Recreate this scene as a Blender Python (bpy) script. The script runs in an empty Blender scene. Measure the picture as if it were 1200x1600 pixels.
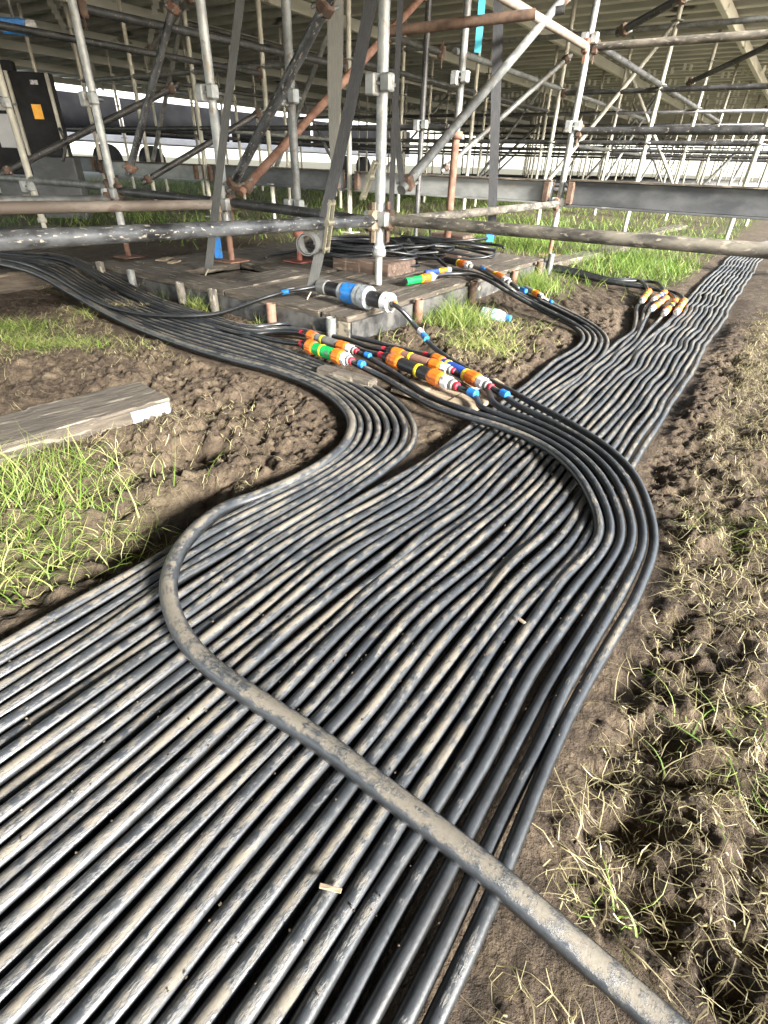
import bpy, bmesh, math, random
import numpy as np
from mathutils import Matrix, Vector
random.seed(7); rng = np.random.default_rng(7)
SC = bpy.context.scene
COL = SC.collection

# ------------------------------------------------------------------ camera
F, PITCH, ROLL, CAMH = 810.0, math.radians(33.85), 0.035, 0.62
cam_d = bpy.data.cameras.new('camera'); cam = bpy.data.objects.new('camera', cam_d); COL.objects.link(cam)
cam_d.sensor_fit = 'VERTICAL'; cam_d.sensor_height = 24.0; cam_d.sensor_width = 18.0
cam_d.lens = F / 1600 * 24.0; cam_d.clip_start = 0.02; cam_d.clip_end = 3000
RM = Matrix.Rotation(math.pi / 2 - PITCH, 4, 'X') @ Matrix.Rotation(ROLL, 4, 'Z')
cam.matrix_world = Matrix.Translation((0, 0, CAMH)) @ RM
SC.camera = cam

# ------------------------------------------------------------------ site axes: D along the cable run, N across it (to the right)
D = np.array([.553, .833]); D /= np.linalg.norm(D); N = np.array([D[1], -D[0]])

# ------------------------------------------------------------------ sky, sun, exposure
SUN_EL = math.radians(22)
sd = N * 0.97 - D * 0.24
SUN_AZ = math.atan2(sd[0], sd[1])
world = bpy.data.worlds.new('World'); SC.world = world; world.use_nodes = True
wn = world.node_tree.nodes; wl = world.node_tree.links
bg = wn['Background']; sky = wn.new('ShaderNodeTexSky'); sky.sky_type = 'NISHITA'; sky.sun_disc = False
sky.sun_elevation = SUN_EL; sky.sun_rotation = SUN_AZ; sky.dust_density = 1.5; sky.air_density = 1.0
hs = wn.new('ShaderNodeHueSaturation'); hs.inputs['Saturation'].default_value = 0.55
wl.new(sky.outputs[0], hs.inputs['Color']); wl.new(hs.outputs[0], bg.inputs[0]); bg.inputs[1].default_value = 0.15
sl = bpy.data.lights.new('sun', 'SUN'); sl.energy = 4.3; sl.angle = math.radians(11); sl.color = (1, .96, .9)
so = bpy.data.objects.new('sun', sl); COL.objects.link(so)
sv = Vector((math.sin(SUN_AZ) * math.cos(SUN_EL), math.cos(SUN_AZ) * math.cos(SUN_EL), math.sin(SUN_EL)))
so.rotation_euler = (-sv).to_track_quat('-Z', 'Y').to_euler(); so.location = (4, -4, 6)
SC.view_settings.view_transform = 'Standard'; SC.view_settings.look = 'None'
SC.view_settings.exposure = 2.68; SC.view_settings.gamma = 1.0; SC.view_settings.use_curve_mapping = False
SC.cycles.max_bounces = 6; SC.cycles.diffuse_bounces = 4; SC.cycles.use_denoising = True

# ------------------------------------------------------------------ placement helpers (photo measurements -> site coordinates)
R3 = np.array(RM.to_3x3())
def ray(u, v): return R3 @ np.array([(u - 600) / F, -(v - 800) / F, -1.0])
def g(u, v, z=0.0):
    r = ray(u, v); return np.array([0, 0, CAMH]) + r * ((z - CAMH) / r[2])
def at(u, v, y):
    r = ray(u, v); return np.array([0, 0, CAMH]) + r * (y / r[1])
def onplane(u, v, a, b):                      # vertical plane through plan points a and b
    r = ray(u, v); e = np.array(b) - np.array(a); m = np.array([e[1], -e[0]])
    t = (m @ np.array(a)) / (m @ r[:2]); return np.array([0, 0, CAMH]) + r * t
def ST(s, t, z=0.0): p = N * s + D * t; return np.array([p[0], p[1], z])
def to_st(p): return float(p[0] * N[0] + p[1] * N[1]), float(p[0] * D[0] + p[1] * D[1])
def unit(a): a = np.array(a, float); return a / (np.linalg.norm(a) + 1e-12)
def catmull(P, step=0.015):
    P = np.array(P, float); Q = np.vstack([2 * P[0] - P[1], P, 2 * P[-1] - P[-2]]); out = []
    for i in range(1, len(Q) - 2):
        p0, p1, p2, p3 = Q[i - 1], Q[i], Q[i + 1], Q[i + 2]
        k = max(2, int(np.linalg.norm(p2 - p1) / step)); u = np.linspace(0, 1, k, endpoint=False)[:, None]
        out.append(.5 * (2 * p1 + (p2 - p0) * u + (2 * p0 - 5 * p1 + 4 * p2 - p3) * u ** 2 + (3 * p1 - p0 - 3 * p2 + p3) * u ** 3))
    out.append(P[-1:]); return np.vstack(out)

# ------------------------------------------------------------------ noise
def _hash(ix, iy, seed):
    h = (ix.astype(np.int64) * 374761393 + iy.astype(np.int64) * 668265263 + seed * 1442695041) & 0x7fffffff
    h = ((h ^ (h >> 13)) * 1274126177) & 0x7fffffff
    return ((h ^ (h >> 16)) & 0xffff) / 65535.0
def vnoise(x, y, seed=0):
    ix = np.floor(x); iy = np.floor(y); fx = x - ix; fy = y - iy
    fx = fx * fx * (3 - 2 * fx); fy = fy * fy * (3 - 2 * fy)
    a = _hash(ix, iy, seed); b = _hash(ix + 1, iy, seed); c = _hash(ix, iy + 1, seed); e = _hash(ix + 1, iy + 1, seed)
    return (a * (1 - fx) + b * fx) * (1 - fy) + (c * (1 - fx) + e * fx) * fy
def fbm(x, y, o=4, seed=0):
    v = 0; a = .5; f = 1.
    for i in range(o): v = v + a * vnoise(x * f + 17.3 * i, y * f - 9.1 * i, seed + i); a *= .5; f *= 2.03
    return v / (1 - .5 ** o)

def worley(x, y, seed=0):
    ix = np.floor(x); iy = np.floor(y); best = np.full(x.shape, 9.0); hh = np.zeros(x.shape)
    for dx in (-1, 0, 1):
        for dy in (-1, 0, 1):
            cx = ix + dx; cy = iy + dy; px = cx + _hash(cx, cy, seed); py = cy + _hash(cx, cy, seed + 50); d_ = np.hypot(px - x, py - y)
            m = d_ < best; hh = np.where(m, _hash(cx, cy, seed + 90), hh); best = np.where(m, d_, best)
    return best, hh

# ------------------------------------------------------------------ materials
MATS = {}
def newmat(name):
    m = bpy.data.materials.new(name); m.use_nodes = True; MATS[name] = m
    return m, m.node_tree.nodes, m.node_tree.links, m.node_tree.nodes['Principled BSDF']
def mat(name, c1, c2=None, scale=8.0, stretch=(1, 1, 1), rough=.6, metal=0.0, bump=0.2, c3=None, lo=.4, hi=.6, spotscale=30.0, spot=.62, bscale=None, detail=6, bdist=.004):
    m, n, l, b = newmat(name)
    tc = n.new('ShaderNodeTexCoord'); mp = n.new('ShaderNodeMapping'); mp.inputs['Scale'].default_value = stretch
    oi = n.new('ShaderNodeObjectInfo'); va = n.new('ShaderNodeVectorMath'); va.operation = 'SCALE'; va.inputs['Scale'].default_value = 7.0
    cx = n.new('ShaderNodeCombineXYZ'); l.new(oi.outputs['Random'], cx.inputs[0]); l.new(oi.outputs['Random'], cx.inputs[1]); l.new(oi.outputs['Random'], cx.inputs[2])
    ad = n.new('ShaderNodeVectorMath'); l.new(cx.outputs[0], va.inputs[0]); l.new(tc.outputs['Object'], ad.inputs[0]); l.new(va.outputs[0], ad.inputs[1]); l.new(ad.outputs[0], mp.inputs[0])
    nz = n.new('ShaderNodeTexNoise'); nz.inputs['Scale'].default_value = scale; nz.inputs['Detail'].default_value = detail; nz.inputs['Roughness'].default_value = .65
    l.new(mp.outputs[0], nz.inputs['Vector'])
    cr = n.new('ShaderNodeValToRGB'); cr.color_ramp.elements[0].position = lo; cr.color_ramp.elements[1].position = hi
    cr.color_ramp.elements[0].color = (*c1, 1); cr.color_ramp.elements[1].color = (*(c2 or c1), 1); l.new(nz.outputs['Fac'], cr.inputs[0])
    colr = cr.outputs[0]
    if c3:
        n2 = n.new('ShaderNodeTexNoise'); n2.inputs['Scale'].default_value = spotscale; n2.inputs['Detail'].default_value = 5; l.new(mp.outputs[0], n2.inputs['Vector'])
        c_2 = n.new('ShaderNodeValToRGB'); c_2.color_ramp.elements[0].position = spot; c_2.color_ramp.elements[1].position = spot + .05; l.new(n2.outputs['Fac'], c_2.inputs[0])
        mx = n.new('ShaderNodeMixRGB'); l.new(c_2.outputs[0], mx.inputs[0]); l.new(colr, mx.inputs[1]); mx.inputs[2].default_value = (*c3, 1); colr = mx.outputs[0]
    l.new(colr, b.inputs['Base Color']); b.inputs['Roughness'].default_value = rough; b.inputs['Metallic'].default_value = metal
    if bump:
        bp = n.new('ShaderNodeBump'); bp.inputs['Strength'].default_value = bump; bp.inputs['Distance'].default_value = bdist
        if bscale:
            nb = n.new('ShaderNodeTexNoise'); nb.inputs['Scale'].default_value = bscale; nb.inputs['Detail'].default_value = 6; l.new(mp.outputs[0], nb.inputs['Vector']); l.new(nb.outputs['Fac'], bp.inputs['Height'])
        else: l.new(nz.outputs['Fac'], bp.inputs['Height'])
        l.new(bp.outputs[0], b.inputs['Normal'])
    return m

def cable_mat(name, mud, black=(.006, .0065, .007), dust=(.150, .134, .106)):
    m, n, l, b = newmat(name)
    uv = n.new('ShaderNodeUVMap'); uv.uv_map = 'UVMap'
    oi = n.new('ShaderNodeObjectInfo'); sc = n.new('ShaderNodeMath'); sc.operation = 'MULTIPLY'; sc.inputs[1].default_value = 53.0; l.new(oi.outputs['Random'], sc.inputs[0])
    cx = n.new('ShaderNodeCombineXYZ'); l.new(sc.outputs[0], cx.inputs[0]); l.new(sc.outputs[0], cx.inputs[2])
    ad = n.new('ShaderNodeVectorMath'); l.new(uv.outputs[0], ad.inputs[0]); l.new(cx.outputs[0], ad.inputs[1])
    def nz(scale, st, det=6):
        mp = n.new('ShaderNodeMapping'); mp.inputs['Scale'].default_value = st; l.new(ad.outputs[0], mp.inputs[0])
        t = n.new('ShaderNodeTexNoise'); t.inputs['Scale'].default_value = scale; t.inputs['Detail'].default_value = det; t.inputs['Roughness'].default_value = .7; l.new(mp.outputs[0], t.inputs['Vector']); return t
    big = nz(1.0, (6, .8, 1)); med = nz(1.0, (55, 3.2, 1), 8); fin = nz(1.0, (260, 11, 1), 4)
    # dust coat doubles as a painted blue-grey highlight on top; caked flakes settle there
    ge = n.new('ShaderNodeNewGeometry'); sx = n.new('ShaderNodeSeparateXYZ'); l.new(ge.outputs['Normal'], sx.inputs[0])
    up = n.new('ShaderNodeMapRange'); up.inputs[1].default_value = -.1; up.inputs[2].default_value = .9; l.new(sx.outputs[2], up.inputs[0])
    s1 = n.new('ShaderNodeMath'); s1.operation = 'MULTIPLY_ADD'; s1.inputs[1].default_value = .9; s1.inputs[2].default_value = mud - .6; l.new(big.outputs['Fac'], s1.inputs[0])
    s2 = n.new('ShaderNodeMath'); s2.operation = 'MULTIPLY_ADD'; s2.inputs[1].default_value = .75; l.new(med.outputs['Fac'], s2.inputs[0]); l.new(s1.outputs[0], s2.inputs[2])
    s3 = n.new('ShaderNodeMath'); s3.operation = 'MULTIPLY_ADD'; s3.inputs[1].default_value = .55; l.new(up.outputs[0], s3.inputs[0]); l.new(s2.outputs[0], s3.inputs[2])
    dust_sheen = n.new('ShaderNodeMapRange'); dust_sheen.inputs[1].default_value = .72; dust_sheen.inputs[2].default_value = 1.22; dust_sheen.inputs[4].default_value = .9; l.new(s3.outputs[0], dust_sheen.inputs[0])
    cake = n.new('ShaderNodeMapRange'); cake.inputs[1].default_value = 1.14; cake.inputs[2].default_value = 1.28; cake.inputs[4].default_value = .95; l.new(s3.outputs[0], cake.inputs[0])
    m1 = n.new('ShaderNodeMixRGB'); m1.inputs[1].default_value = (*black, 1); m1.inputs[2].default_value = (.038, .043, .049, 1); l.new(dust_sheen.outputs[0], m1.inputs[0])
    dc = n.new('ShaderNodeMixRGB'); dc.inputs[1].default_value = (dust[0] * .35, dust[1] * .34, dust[2] * .32, 1); dc.inputs[2].default_value = (*dust, 1); l.new(fin.outputs['Fac'], dc.inputs[0])
    m2 = n.new('ShaderNodeMixRGB'); l.new(cake.outputs[0], m2.inputs[0]); l.new(m1.outputs[0], m2.inputs[1]); l.new(dc.outputs[0], m2.inputs[2])
    l.new(m2.outputs[0], b.inputs['Base Color'])
    rr = n.new('ShaderNodeMapRange'); rr.inputs[3].default_value = .35; rr.inputs[4].default_value = .85; l.new(cake.outputs[0], rr.inputs[0]); l.new(rr.outputs[0], b.inputs['Roughness'])
    b.inputs['Specular IOR Level'].default_value = .6
    hsum = n.new('ShaderNodeMath'); hsum.operation = 'MULTIPLY_ADD'; hsum.inputs[1].default_value = .35; l.new(fin.outputs['Fac'], hsum.inputs[0]); l.new(cake.outputs[0], hsum.inputs[2])
    bp = n.new('ShaderNodeBump'); bp.inputs['Strength'].default_value = .55; bp.inputs['Distance'].default_value = .0016; l.new(hsum.outputs[0], bp.inputs['Height']); l.new(bp.outputs[0], b.inputs['Normal'])
    return m

CABLE = cable_mat('cable_dusty', .43); CABLE_CLEAN = cable_mat('cable_clean', .30); CABLE_MUD = cable_mat('cable_muddy', .465)
GALV = mat('galvanised', (.26, .27, .265), (.40, .41, .40), 14, rough=.5, metal=.35, bump=.1, c3=(.26, .23, .19), spotscale=22, spot=.60)
GALVD = mat('galvanised_dull', (.10, .104, .10), (.20, .207, .20), 12, rough=.55, metal=.3, bump=.15, c3=(.12, .10, .08), spotscale=25, spot=.60)
PALE = mat('pale_post', (.34, .33, .28), (.46, .445, .38), 8, rough=.6, metal=.2, bump=.1)
BLACKT = mat('black_painted_tube', (.018, .018, .018), (.05, .05, .05), 10, rough=.45, bump=.2, c3=(.20, .18, .15), spotscale=60, spot=.63)
CHIP = mat('black_chipped_tube', (.012, .012, .012), (.10, .105, .11), 14, stretch=(.45, 1, 1), rough=.4, metal=.2, bump=.25, c3=(.30, .275, .235), spotscale=110, spot=.60)
MUDT = mat('mud_coated_tube', (.035, .032, .028), (.15, .135, .108), 16, stretch=(.4, 1, 1), rough=.8, bump=.5, c3=(.22, .195, .155), spotscale=60, spot=.58)
BROWNT = mat('tan_tube', (.12, .095, .075), (.24, .205, .17), 9, stretch=(.35, 1, 1), rough=.65, bump=.2, c3=(.14, .10, .08), spotscale=18, spot=.62)
RUST = mat('rusty_steel', (.12, .055, .035), (.21, .12, .082), 16, rough=.8, bump=.4, c3=(.10, .05, .03), spotscale=24, spot=.60)
RUSTD = mat('dark_rust', (.05, .03, .02), (.12, .075, .05), 16, rough=.85, bump=.4)
HEAD = mat('tan_cast_head', (.22, .17, .115), (.33, .27, .20), 30, rough=.7, metal=.1, bump=.3)
REDOX = mat('red_oxide', (.20, .06, .045), (.28, .11, .08), 20, rough=.7, bump=.2)
STEELD = mat('dark_beam', (.045, .048, .052), (.095, .098, .10), 5, stretch=(.5, 1, 1), rough=.55, metal=.15, bump=.15, c3=(.34, .29, .23), spotscale=5, spot=.66)
STEELG = mat('grey_beam', (.17, .175, .17), (.27, .275, .265), 6, stretch=(.5, 1, 1), rough=.5, metal=.3, bump=.1, c3=(.22, .2, .17), spotscale=9, spot=.62)
MATSIDE = mat('mat_side_steel', (.022, .022, .022), (.085, .082, .076), 14, rough=.6, metal=.1, bump=.35, c3=(.26, .225, .165), spotscale=10, spot=.63)
WOOD = mat('weathered_board', (.026, .021, .016), (.10, .082, .061), 8, stretch=(1, 9, 9), lo=.32, hi=.68, rough=.9, bump=.9, bdist=.007, c3=(.16, .138, .105), spotscale=9, spot=.60)
WOODG = mat('grey_board', (.028, .023, .018), (.105, .088, .067), 9, stretch=(1, 7, 7), lo=.32, hi=.68, rough=.9, bump=1.0, bdist=.008, c3=(.19, .165, .13), spotscale=7, spot=.6)
WOODP = mat('pale_board', (.17, .13, .085), (.28, .225, .155), 5, stretch=(1, 10, 10), rough=.8, bump=.3, c3=(.25, .2, .14), spotscale=6, spot=.66)
WOODR = mat('red_brown_timber', (.05, .032, .024), (.12, .08, .058), 4, stretch=(1, 11, 11), rough=.85, bump=.5, c3=(.20, .165, .125), spotscale=7, spot=.62)
CREAM = mat('deck_steel_cream', (.58, .56, .47), (.72, .70, .60), 3, stretch=(.3, 1, 1), rough=.6, bump=.1, c3=(.22, .2, .16), spotscale=6, spot=.66)
JOIST = mat('deck_joist', (.46, .455, .40), (.66, .65, .57), 3, stretch=(.25, 1, 1), rough=.55, bump=.1, c3=(.12, .11, .09), spotscale=4, spot=.64)
DECKP = mat('deck_ply', (.20, .19, .155), (.33, .315, .26), 2, stretch=(.4, 2, 1), rough=.8, bump=.1)
WEB = mat('grey_webbing', (.06, .062, .06), (.10, .103, .099), 30, stretch=(1, 18, 1), rough=.85, bump=.3)
WEBD = mat('dark_webbing', (.022, .023, .025), (.05, .051, .053), 30, stretch=(1, 18, 1), rough=.8, bump=.3)
WEBL = mat('pale_webbing', (.13, .13, .115), (.19, .19, .17), 30, stretch=(1, 18, 1), rough=.85, bump=.3)
WEBT = mat('turquoise_webbing', (.05, .36, .46), (.07, .44, .55), 30, stretch=(1, 18, 1), rough=.8, bump=.3)
ZINC = mat('yellow_zinc', (.19, .172, .118), (.27, .25, .185), 25, rough=.4, metal=.5, bump=.1)
def plast(nm, c, r=.4, k=.72): c = tuple(x * .74 for x in c); return mat(nm, tuple(x * k for x in c), c, 35, rough=r, bump=.06, c3=tuple(x * .25 + .055 for x in c), spotscale=34, spot=.60)
ORANGE = plast('orange_plastic', (.82, .20, .02)); GREEN = plast('green_plastic', (.01, .46, .10)); BLUE = plast('blue_plastic', (.03, .09, .42)); BROWN = plast('brown_plastic', (.26, .15, .11))
BLACKP = plast('black_plastic', (.025, .025, .027)); GREYP = plast('grey_plastic', (.20, .20, .19)); WHITE = plast('white_plastic', (.74, .74, .76), k=.88); YELLOW = plast('yellow_tape', (.80, .60, .02)); REDT = plast('red_sleeve', (.62, .03, .06))
BLUET = plast('blue_tape', (.02, .20, .62)); CLEARG = plast('smoky_collar', (.34, .37, .39), .25); CEEBLUE = plast('cee_blue', (.03, .24, .70), .3); PINK = plast('tan_plastic', (.42, .27, .20))
CABINET = mat('cabinet_black', (.012, .012, .013), (.022, .022, .024), 5, rough=.45, bump=.05)
TRAILER = mat('dark_tarpaulin', (.004, .0042, .005), (.007, .0073, .008), 2, rough=.8, bump=.2)
PALEG = mat('pale_panel', (.42, .43, .45), (.52, .53, .55), 2, rough=.5, bump=.05)
STICK = mat('orange_sticker', (.80, .38, .03), (.85, .45, .05), 20, rough=.5, bump=0)
def ground_mat():
    m, n, l, b = newmat('mud_ground')
    tc = n.new('ShaderNodeTexCoord')
    def nz(s, det=8, r=.65, vec=None):
        t = n.new('ShaderNodeTexNoise'); t.inputs['Scale'].default_value = s; t.inputs['Detail'].default_value = det; t.inputs['Roughness'].default_value = r; l.new(vec or tc.outputs['Object'], t.inputs['Vector']); return t
    a = nz(2.2); c = nz(26, 8, .7); f = nz(140, 4, .7)
    sm = n.new('ShaderNodeMath'); sm.operation = 'MULTIPLY_ADD'; sm.inputs[1].default_value = .75; l.new(c.outputs['Fac'], sm.inputs[0])
    s2 = n.new('ShaderNodeMath'); s2.operation = 'MULTIPLY'; s2.inputs[1].default_value = .35; l.new(a.outputs['Fac'], s2.inputs[0]); l.new(s2.outputs[0], sm.inputs[2])
    cr = n.new('ShaderNodeValToRGB'); e = cr.color_ramp.elements; e[0].position = .36; e[0].color = (.018, .0125, .008, 1); e[1].position = .76; e[1].color = (.155, .120, .080, 1)
    x = cr.color_ramp.elements.new(.54); x.color = (.060, .043, .028, 1); l.new(sm.outputs[0], cr.inputs[0])
    at_ = n.new('ShaderNodeAttribute'); at_.attribute_name = 'turf'
    gn = nz(9, 6); gc = n.new('ShaderNodeValToRGB'); gc.color_ramp.elements[0].position = .38; gc.color_ramp.elements[0].color = (.03, .03, .014, 1); gc.color_ramp.elements[1].position = .62; gc.color_ramp.elements[1].color = (.075, .08, .028, 1); l.new(gn.outputs['Fac'], gc.inputs[0])
    mx = n.new('ShaderNodeMixRGB'); l.new(at_.outputs['Fac'], mx.inputs[0]); l.new(cr.outputs[0], mx.inputs[1]); l.new(gc.outputs[0], mx.inputs[2]); l.new(mx.outputs[0], b.inputs['Base Color'])
    ro = n.new('ShaderNodeMapRange'); ro.inputs[1].default_value = .3; ro.inputs[2].default_value = .6; ro.inputs[3].default_value = .6; ro.inputs[4].default_value = .95; l.new(sm.outputs[0], ro.inputs[0]); l.new(ro.outputs[0], b.inputs['Roughness'])
    b.inputs['Specular IOR Level'].default_value = .3
    hh = n.new('ShaderNodeMath'); hh.operation = 'MULTIPLY_ADD'; hh.inputs[1].default_value = .45; l.new(f.outputs['Fac'], hh.inputs[0]); l.new(c.outputs['Fac'], hh.inputs[2])
    bp = n.new('ShaderNodeBump'); bp.inputs['Strength'].default_value = 1.0; bp.inputs['Distance'].default_value = .016; l.new(hh.outputs[0], bp.inputs['Height'])
    vo = n.new('ShaderNodeTexVoronoi'); vo.inputs['Scale'].default_value = 95; wv = n.new('ShaderNodeMixRGB'); wv.inputs[0].default_value = .03; l.new(tc.outputs['Object'], wv.inputs[1]); l.new(c.outputs['Color'], wv.inputs[2]); l.new(wv.outputs[0], vo.inputs['Vector'])
    b2 = n.new('ShaderNodeBump'); b2.invert = True; b2.inputs['Strength'].default_value = .3; b2.inputs['Distance'].default_value = .006; l.new(vo.outputs['Distance'], b2.inputs['Height']); l.new(bp.outputs[0], b2.inputs['Normal']); l.new(b2.outputs[0], b.inputs['Normal'])
    return m
def grass_mat(name, lo, hi, dry):
    m, n, l, b = newmat(name)
    a = n.new('ShaderNodeAttribute'); a.attribute_name = 'tint'
    cr = n.new('ShaderNodeValToRGB'); e = cr.color_ramp.elements; e[0].color = (*lo, 1); e[0].position = 0; e[1].color = (*dry, 1); e[1].position = 1
    x = cr.color_ramp.elements.new(.55); x.color = (*hi, 1); l.new(a.outputs['Fac'], cr.inputs[0]); l.new(cr.outputs[0], b.inputs['Base Color'])
    b.inputs['Roughness'].default_value = .55; b.inputs['Subsurface Weight'].default_value = 0
    tr = n.new('ShaderNodeBsdfTranslucent'); l.new(cr.outputs[0], tr.inputs[0]); ms = n.new('ShaderNodeMixShader'); ms.inputs[0].default_value = .3
    l.new(b.outputs[0], ms.inputs[1]); l.new(tr.outputs[0], ms.inputs[2]); l.new(ms.outputs[0], n['Material Output'].inputs[0]); return m
GROUND = ground_mat()
GRASS = grass_mat('grass_blades', (.042, .095, .012), (.135, .225, .030), (.33, .31, .13)); STRAW = grass_mat('straw', (.10, .08, .04), (.30, .26, .14), (.50, .45, .26))
def bottle_mat():
    m, n, l, b = newmat('clear_plastic'); b.inputs['Base Color'].default_value = (.80, .93, .95, 1); b.inputs['Transmission Weight'].default_value = .85; b.inputs['Roughness'].default_value = .12; b.inputs['IOR'].default_value = 1.2; return m
BOTTLE = bottle_mat()
for q_ in ('dark_tarpaulin', 'cabinet_black'): MATS[q_].node_tree.nodes['Principled BSDF'].inputs['Specular IOR Level'].default_value = .08

# ------------------------------------------------------------------ object helpers
def wloc(o):
    v = Vector((0, 0, 0))
    while o is not None: v += o.location; o = o.parent
    return v
def tag(o, label=None, cat=None, group=None, kind=None):
    if label: o['label'] = label
    if cat: o['category'] = cat
    if group: o['group'] = group
    if kind: o['kind'] = kind
    return o
def thing(name, loc, label, cat, group=None):
    o = bpy.data.objects.new(name, None); o.empty_display_size = .05; COL.objects.link(o); o.location = Vector([float(c) for c in loc]); return tag(o, label, cat, group)
def link(name, me, m, parent, M):
    o = bpy.data.objects.new(name, me); COL.objects.link(o)
    if m is not None and len(me.materials) == 0: me.materials.append(m)
    if parent is not None: o.parent = parent; M = Matrix.Translation(-wloc(parent)) @ M
    o.matrix_local = M; return o
def mesh_np(name, V, Fc, smooth=True, uv=None):
    me = bpy.data.meshes.new(name); V = np.asarray(V, dtype=np.float32); Fc = np.asarray(Fc, dtype=np.int32); k = Fc.shape[1]
    me.vertices.add(len(V)); me.vertices.foreach_set('co', V.ravel()); me.loops.add(Fc.size); me.loops.foreach_set('vertex_index', Fc.ravel())
    me.polygons.add(len(Fc)); me.polygons.foreach_set('loop_start', np.arange(0, Fc.size, k, dtype=np.int32))
    me.polygons.foreach_set('use_smooth', np.full(len(Fc), smooth)); me.update(calc_edges=True)
    if uv is not None: u = me.uv_layers.new(name='UVMap'); u.data.foreach_set('uv', np.asarray(uv, dtype=np.float32)[Fc.ravel()].ravel())
    me.validate(); return me
def tube_arrays(P, r, seg=10, v0=0):
    P = np.asarray(P, float); n = len(P); T = np.gradient(P, axis=0); T /= np.linalg.norm(T, axis=1)[:, None] + 1e-12
    up = np.array([0, 0, 1.0]); A = np.cross(T, up)
    bad = np.linalg.norm(A, axis=1) < .05; A[bad] = np.cross(T[bad], np.array([0, 1., .1])); A /= np.linalg.norm(A, axis=1)[:, None]
    B = np.cross(A, T); th = np.linspace(0, 2 * math.pi, seg, endpoint=False) - math.pi / 2
    rr = np.broadcast_to(np.asarray(r, float), (n,))
    V = P[:, None, :] + rr[:, None, None] * (np.cos(th)[None, :, None] * A[:, None, :] + np.sin(th)[None, :, None] * B[:, None, :])
    i = np.arange(n - 1)[:, None] * seg; j = np.arange(seg)[None, :]; j2 = (j + 1) % seg
    Fc = np.stack([i + j, i + j2, i + seg + j2, i + seg + j], -1).reshape(-1, 4) + v0
    L = np.concatenate([[0], np.cumsum(np.linalg.norm(np.diff(P, axis=0), axis=1))])
    uv = np.stack([np.repeat(L, seg), np.tile(np.abs(np.linspace(-1, 1, seg, endpoint=False)), n)], -1)
    return V.reshape(-1, 3), Fc, uv
def cable_obj(name, P, r, m, parent=None, seg=10, label=None, cat='cable', group=None):
    P = np.asarray(P); V, Fc, uv = tube_arrays(P, r, seg)
    n0 = len(V); capv = np.array([P[0], P[-1]]); V = np.vstack([V, capv]); uv = np.vstack([uv, uv[:1], uv[-1:]])
    last = n0 - seg; j = np.arange(seg); j2 = (j + 1) % seg
    c1 = np.stack([j2, j, np.full(seg, n0), np.full(seg, n0)], -1)[:, :3]; c2 = np.stack([last + j, last + j2, np.full(seg, n0 + 1)], -1)
    org = np.array([P[len(P) // 2][0], P[len(P) // 2][1], P[:, 2].min() - r]) if np.isscalar(r) else P[0]
    tri = np.vstack([np.stack([Fc[:, 0], Fc[:, 1], Fc[:, 2]], -1), np.stack([Fc[:, 0], Fc[:, 2], Fc[:, 3]], -1), c1, c2])
    me = mesh_np(name, V - org, tri, True, uv); o = link(name, me, m, parent, Matrix.Translation(Vector(org)))
    return tag(o, label, cat if label else None, group)
def frame(x, up=(0, 0, 1)):
    x = np.array(x, float); x = unit(np.append(x, 0.0) if len(x) == 2 else x); z = np.array(up, float); z = np.append(z, 0.0) if len(z) == 2 else z; z = z - x * (z @ x)
    if np.linalg.norm(z) < 1e-3: z = np.array([1., 0, 0]); z = z - x * (z @ x)
    z = unit(z); y = np.cross(z, x); return np.array([x, y, z]).T
def mtx(org, R): M = Matrix.Identity(4); M[0][:3] = R[0]; M[1][:3] = R[1]; M[2][:3] = R[2]; M.translation = Vector([float(c) for c in org]); return M
_cache = {}
def box_mesh(L, W, H, bev=.003, m=None, rough=0.0, seed=0):
    k = ('box', round(L, 4), round(W, 4), round(H, 4), bev, m.name if m else '', rough, seed)
    if k in _cache: return _cache[k]
    bm = bmesh.new(); bmesh.ops.create_cube(bm, size=1.0); bmesh.ops.scale(bm, vec=(L, W, H), verts=bm.verts)
    if rough:
        bmesh.ops.subdivide_edges(bm, edges=[e for e in bm.edges if abs((e.verts[0].co - e.verts[1].co).x) > L * .5], cuts=max(2, int(L / .12)))
    if bev: bmesh.ops.bevel(bm, geom=list(bm.edges), offset=min(bev, min(L, W, H) * .3), segments=1, affect='EDGES', clamp_overlap=True)
    if rough:
        rr = random.Random(seed)
        for v in bm.verts: v.co += Vector((rr.uniform(-1, 1), rr.uniform(-1, 1), rr.uniform(-1, 1))) * rough
    me = bpy.data.meshes.new('box'); bm.to_mesh(me); bm.free()
    if m: me.materials.append(m)
    _cache[k] = me; return me
def box(name, c, x, L, W, H, m, parent=None, up=(0, 0, 1), bev=.003, rough=0.0, seed=0):
    return link(name, box_mesh(L, W, H, bev, m, rough, seed), m, parent, mtx(c, frame(x, up)))
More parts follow.
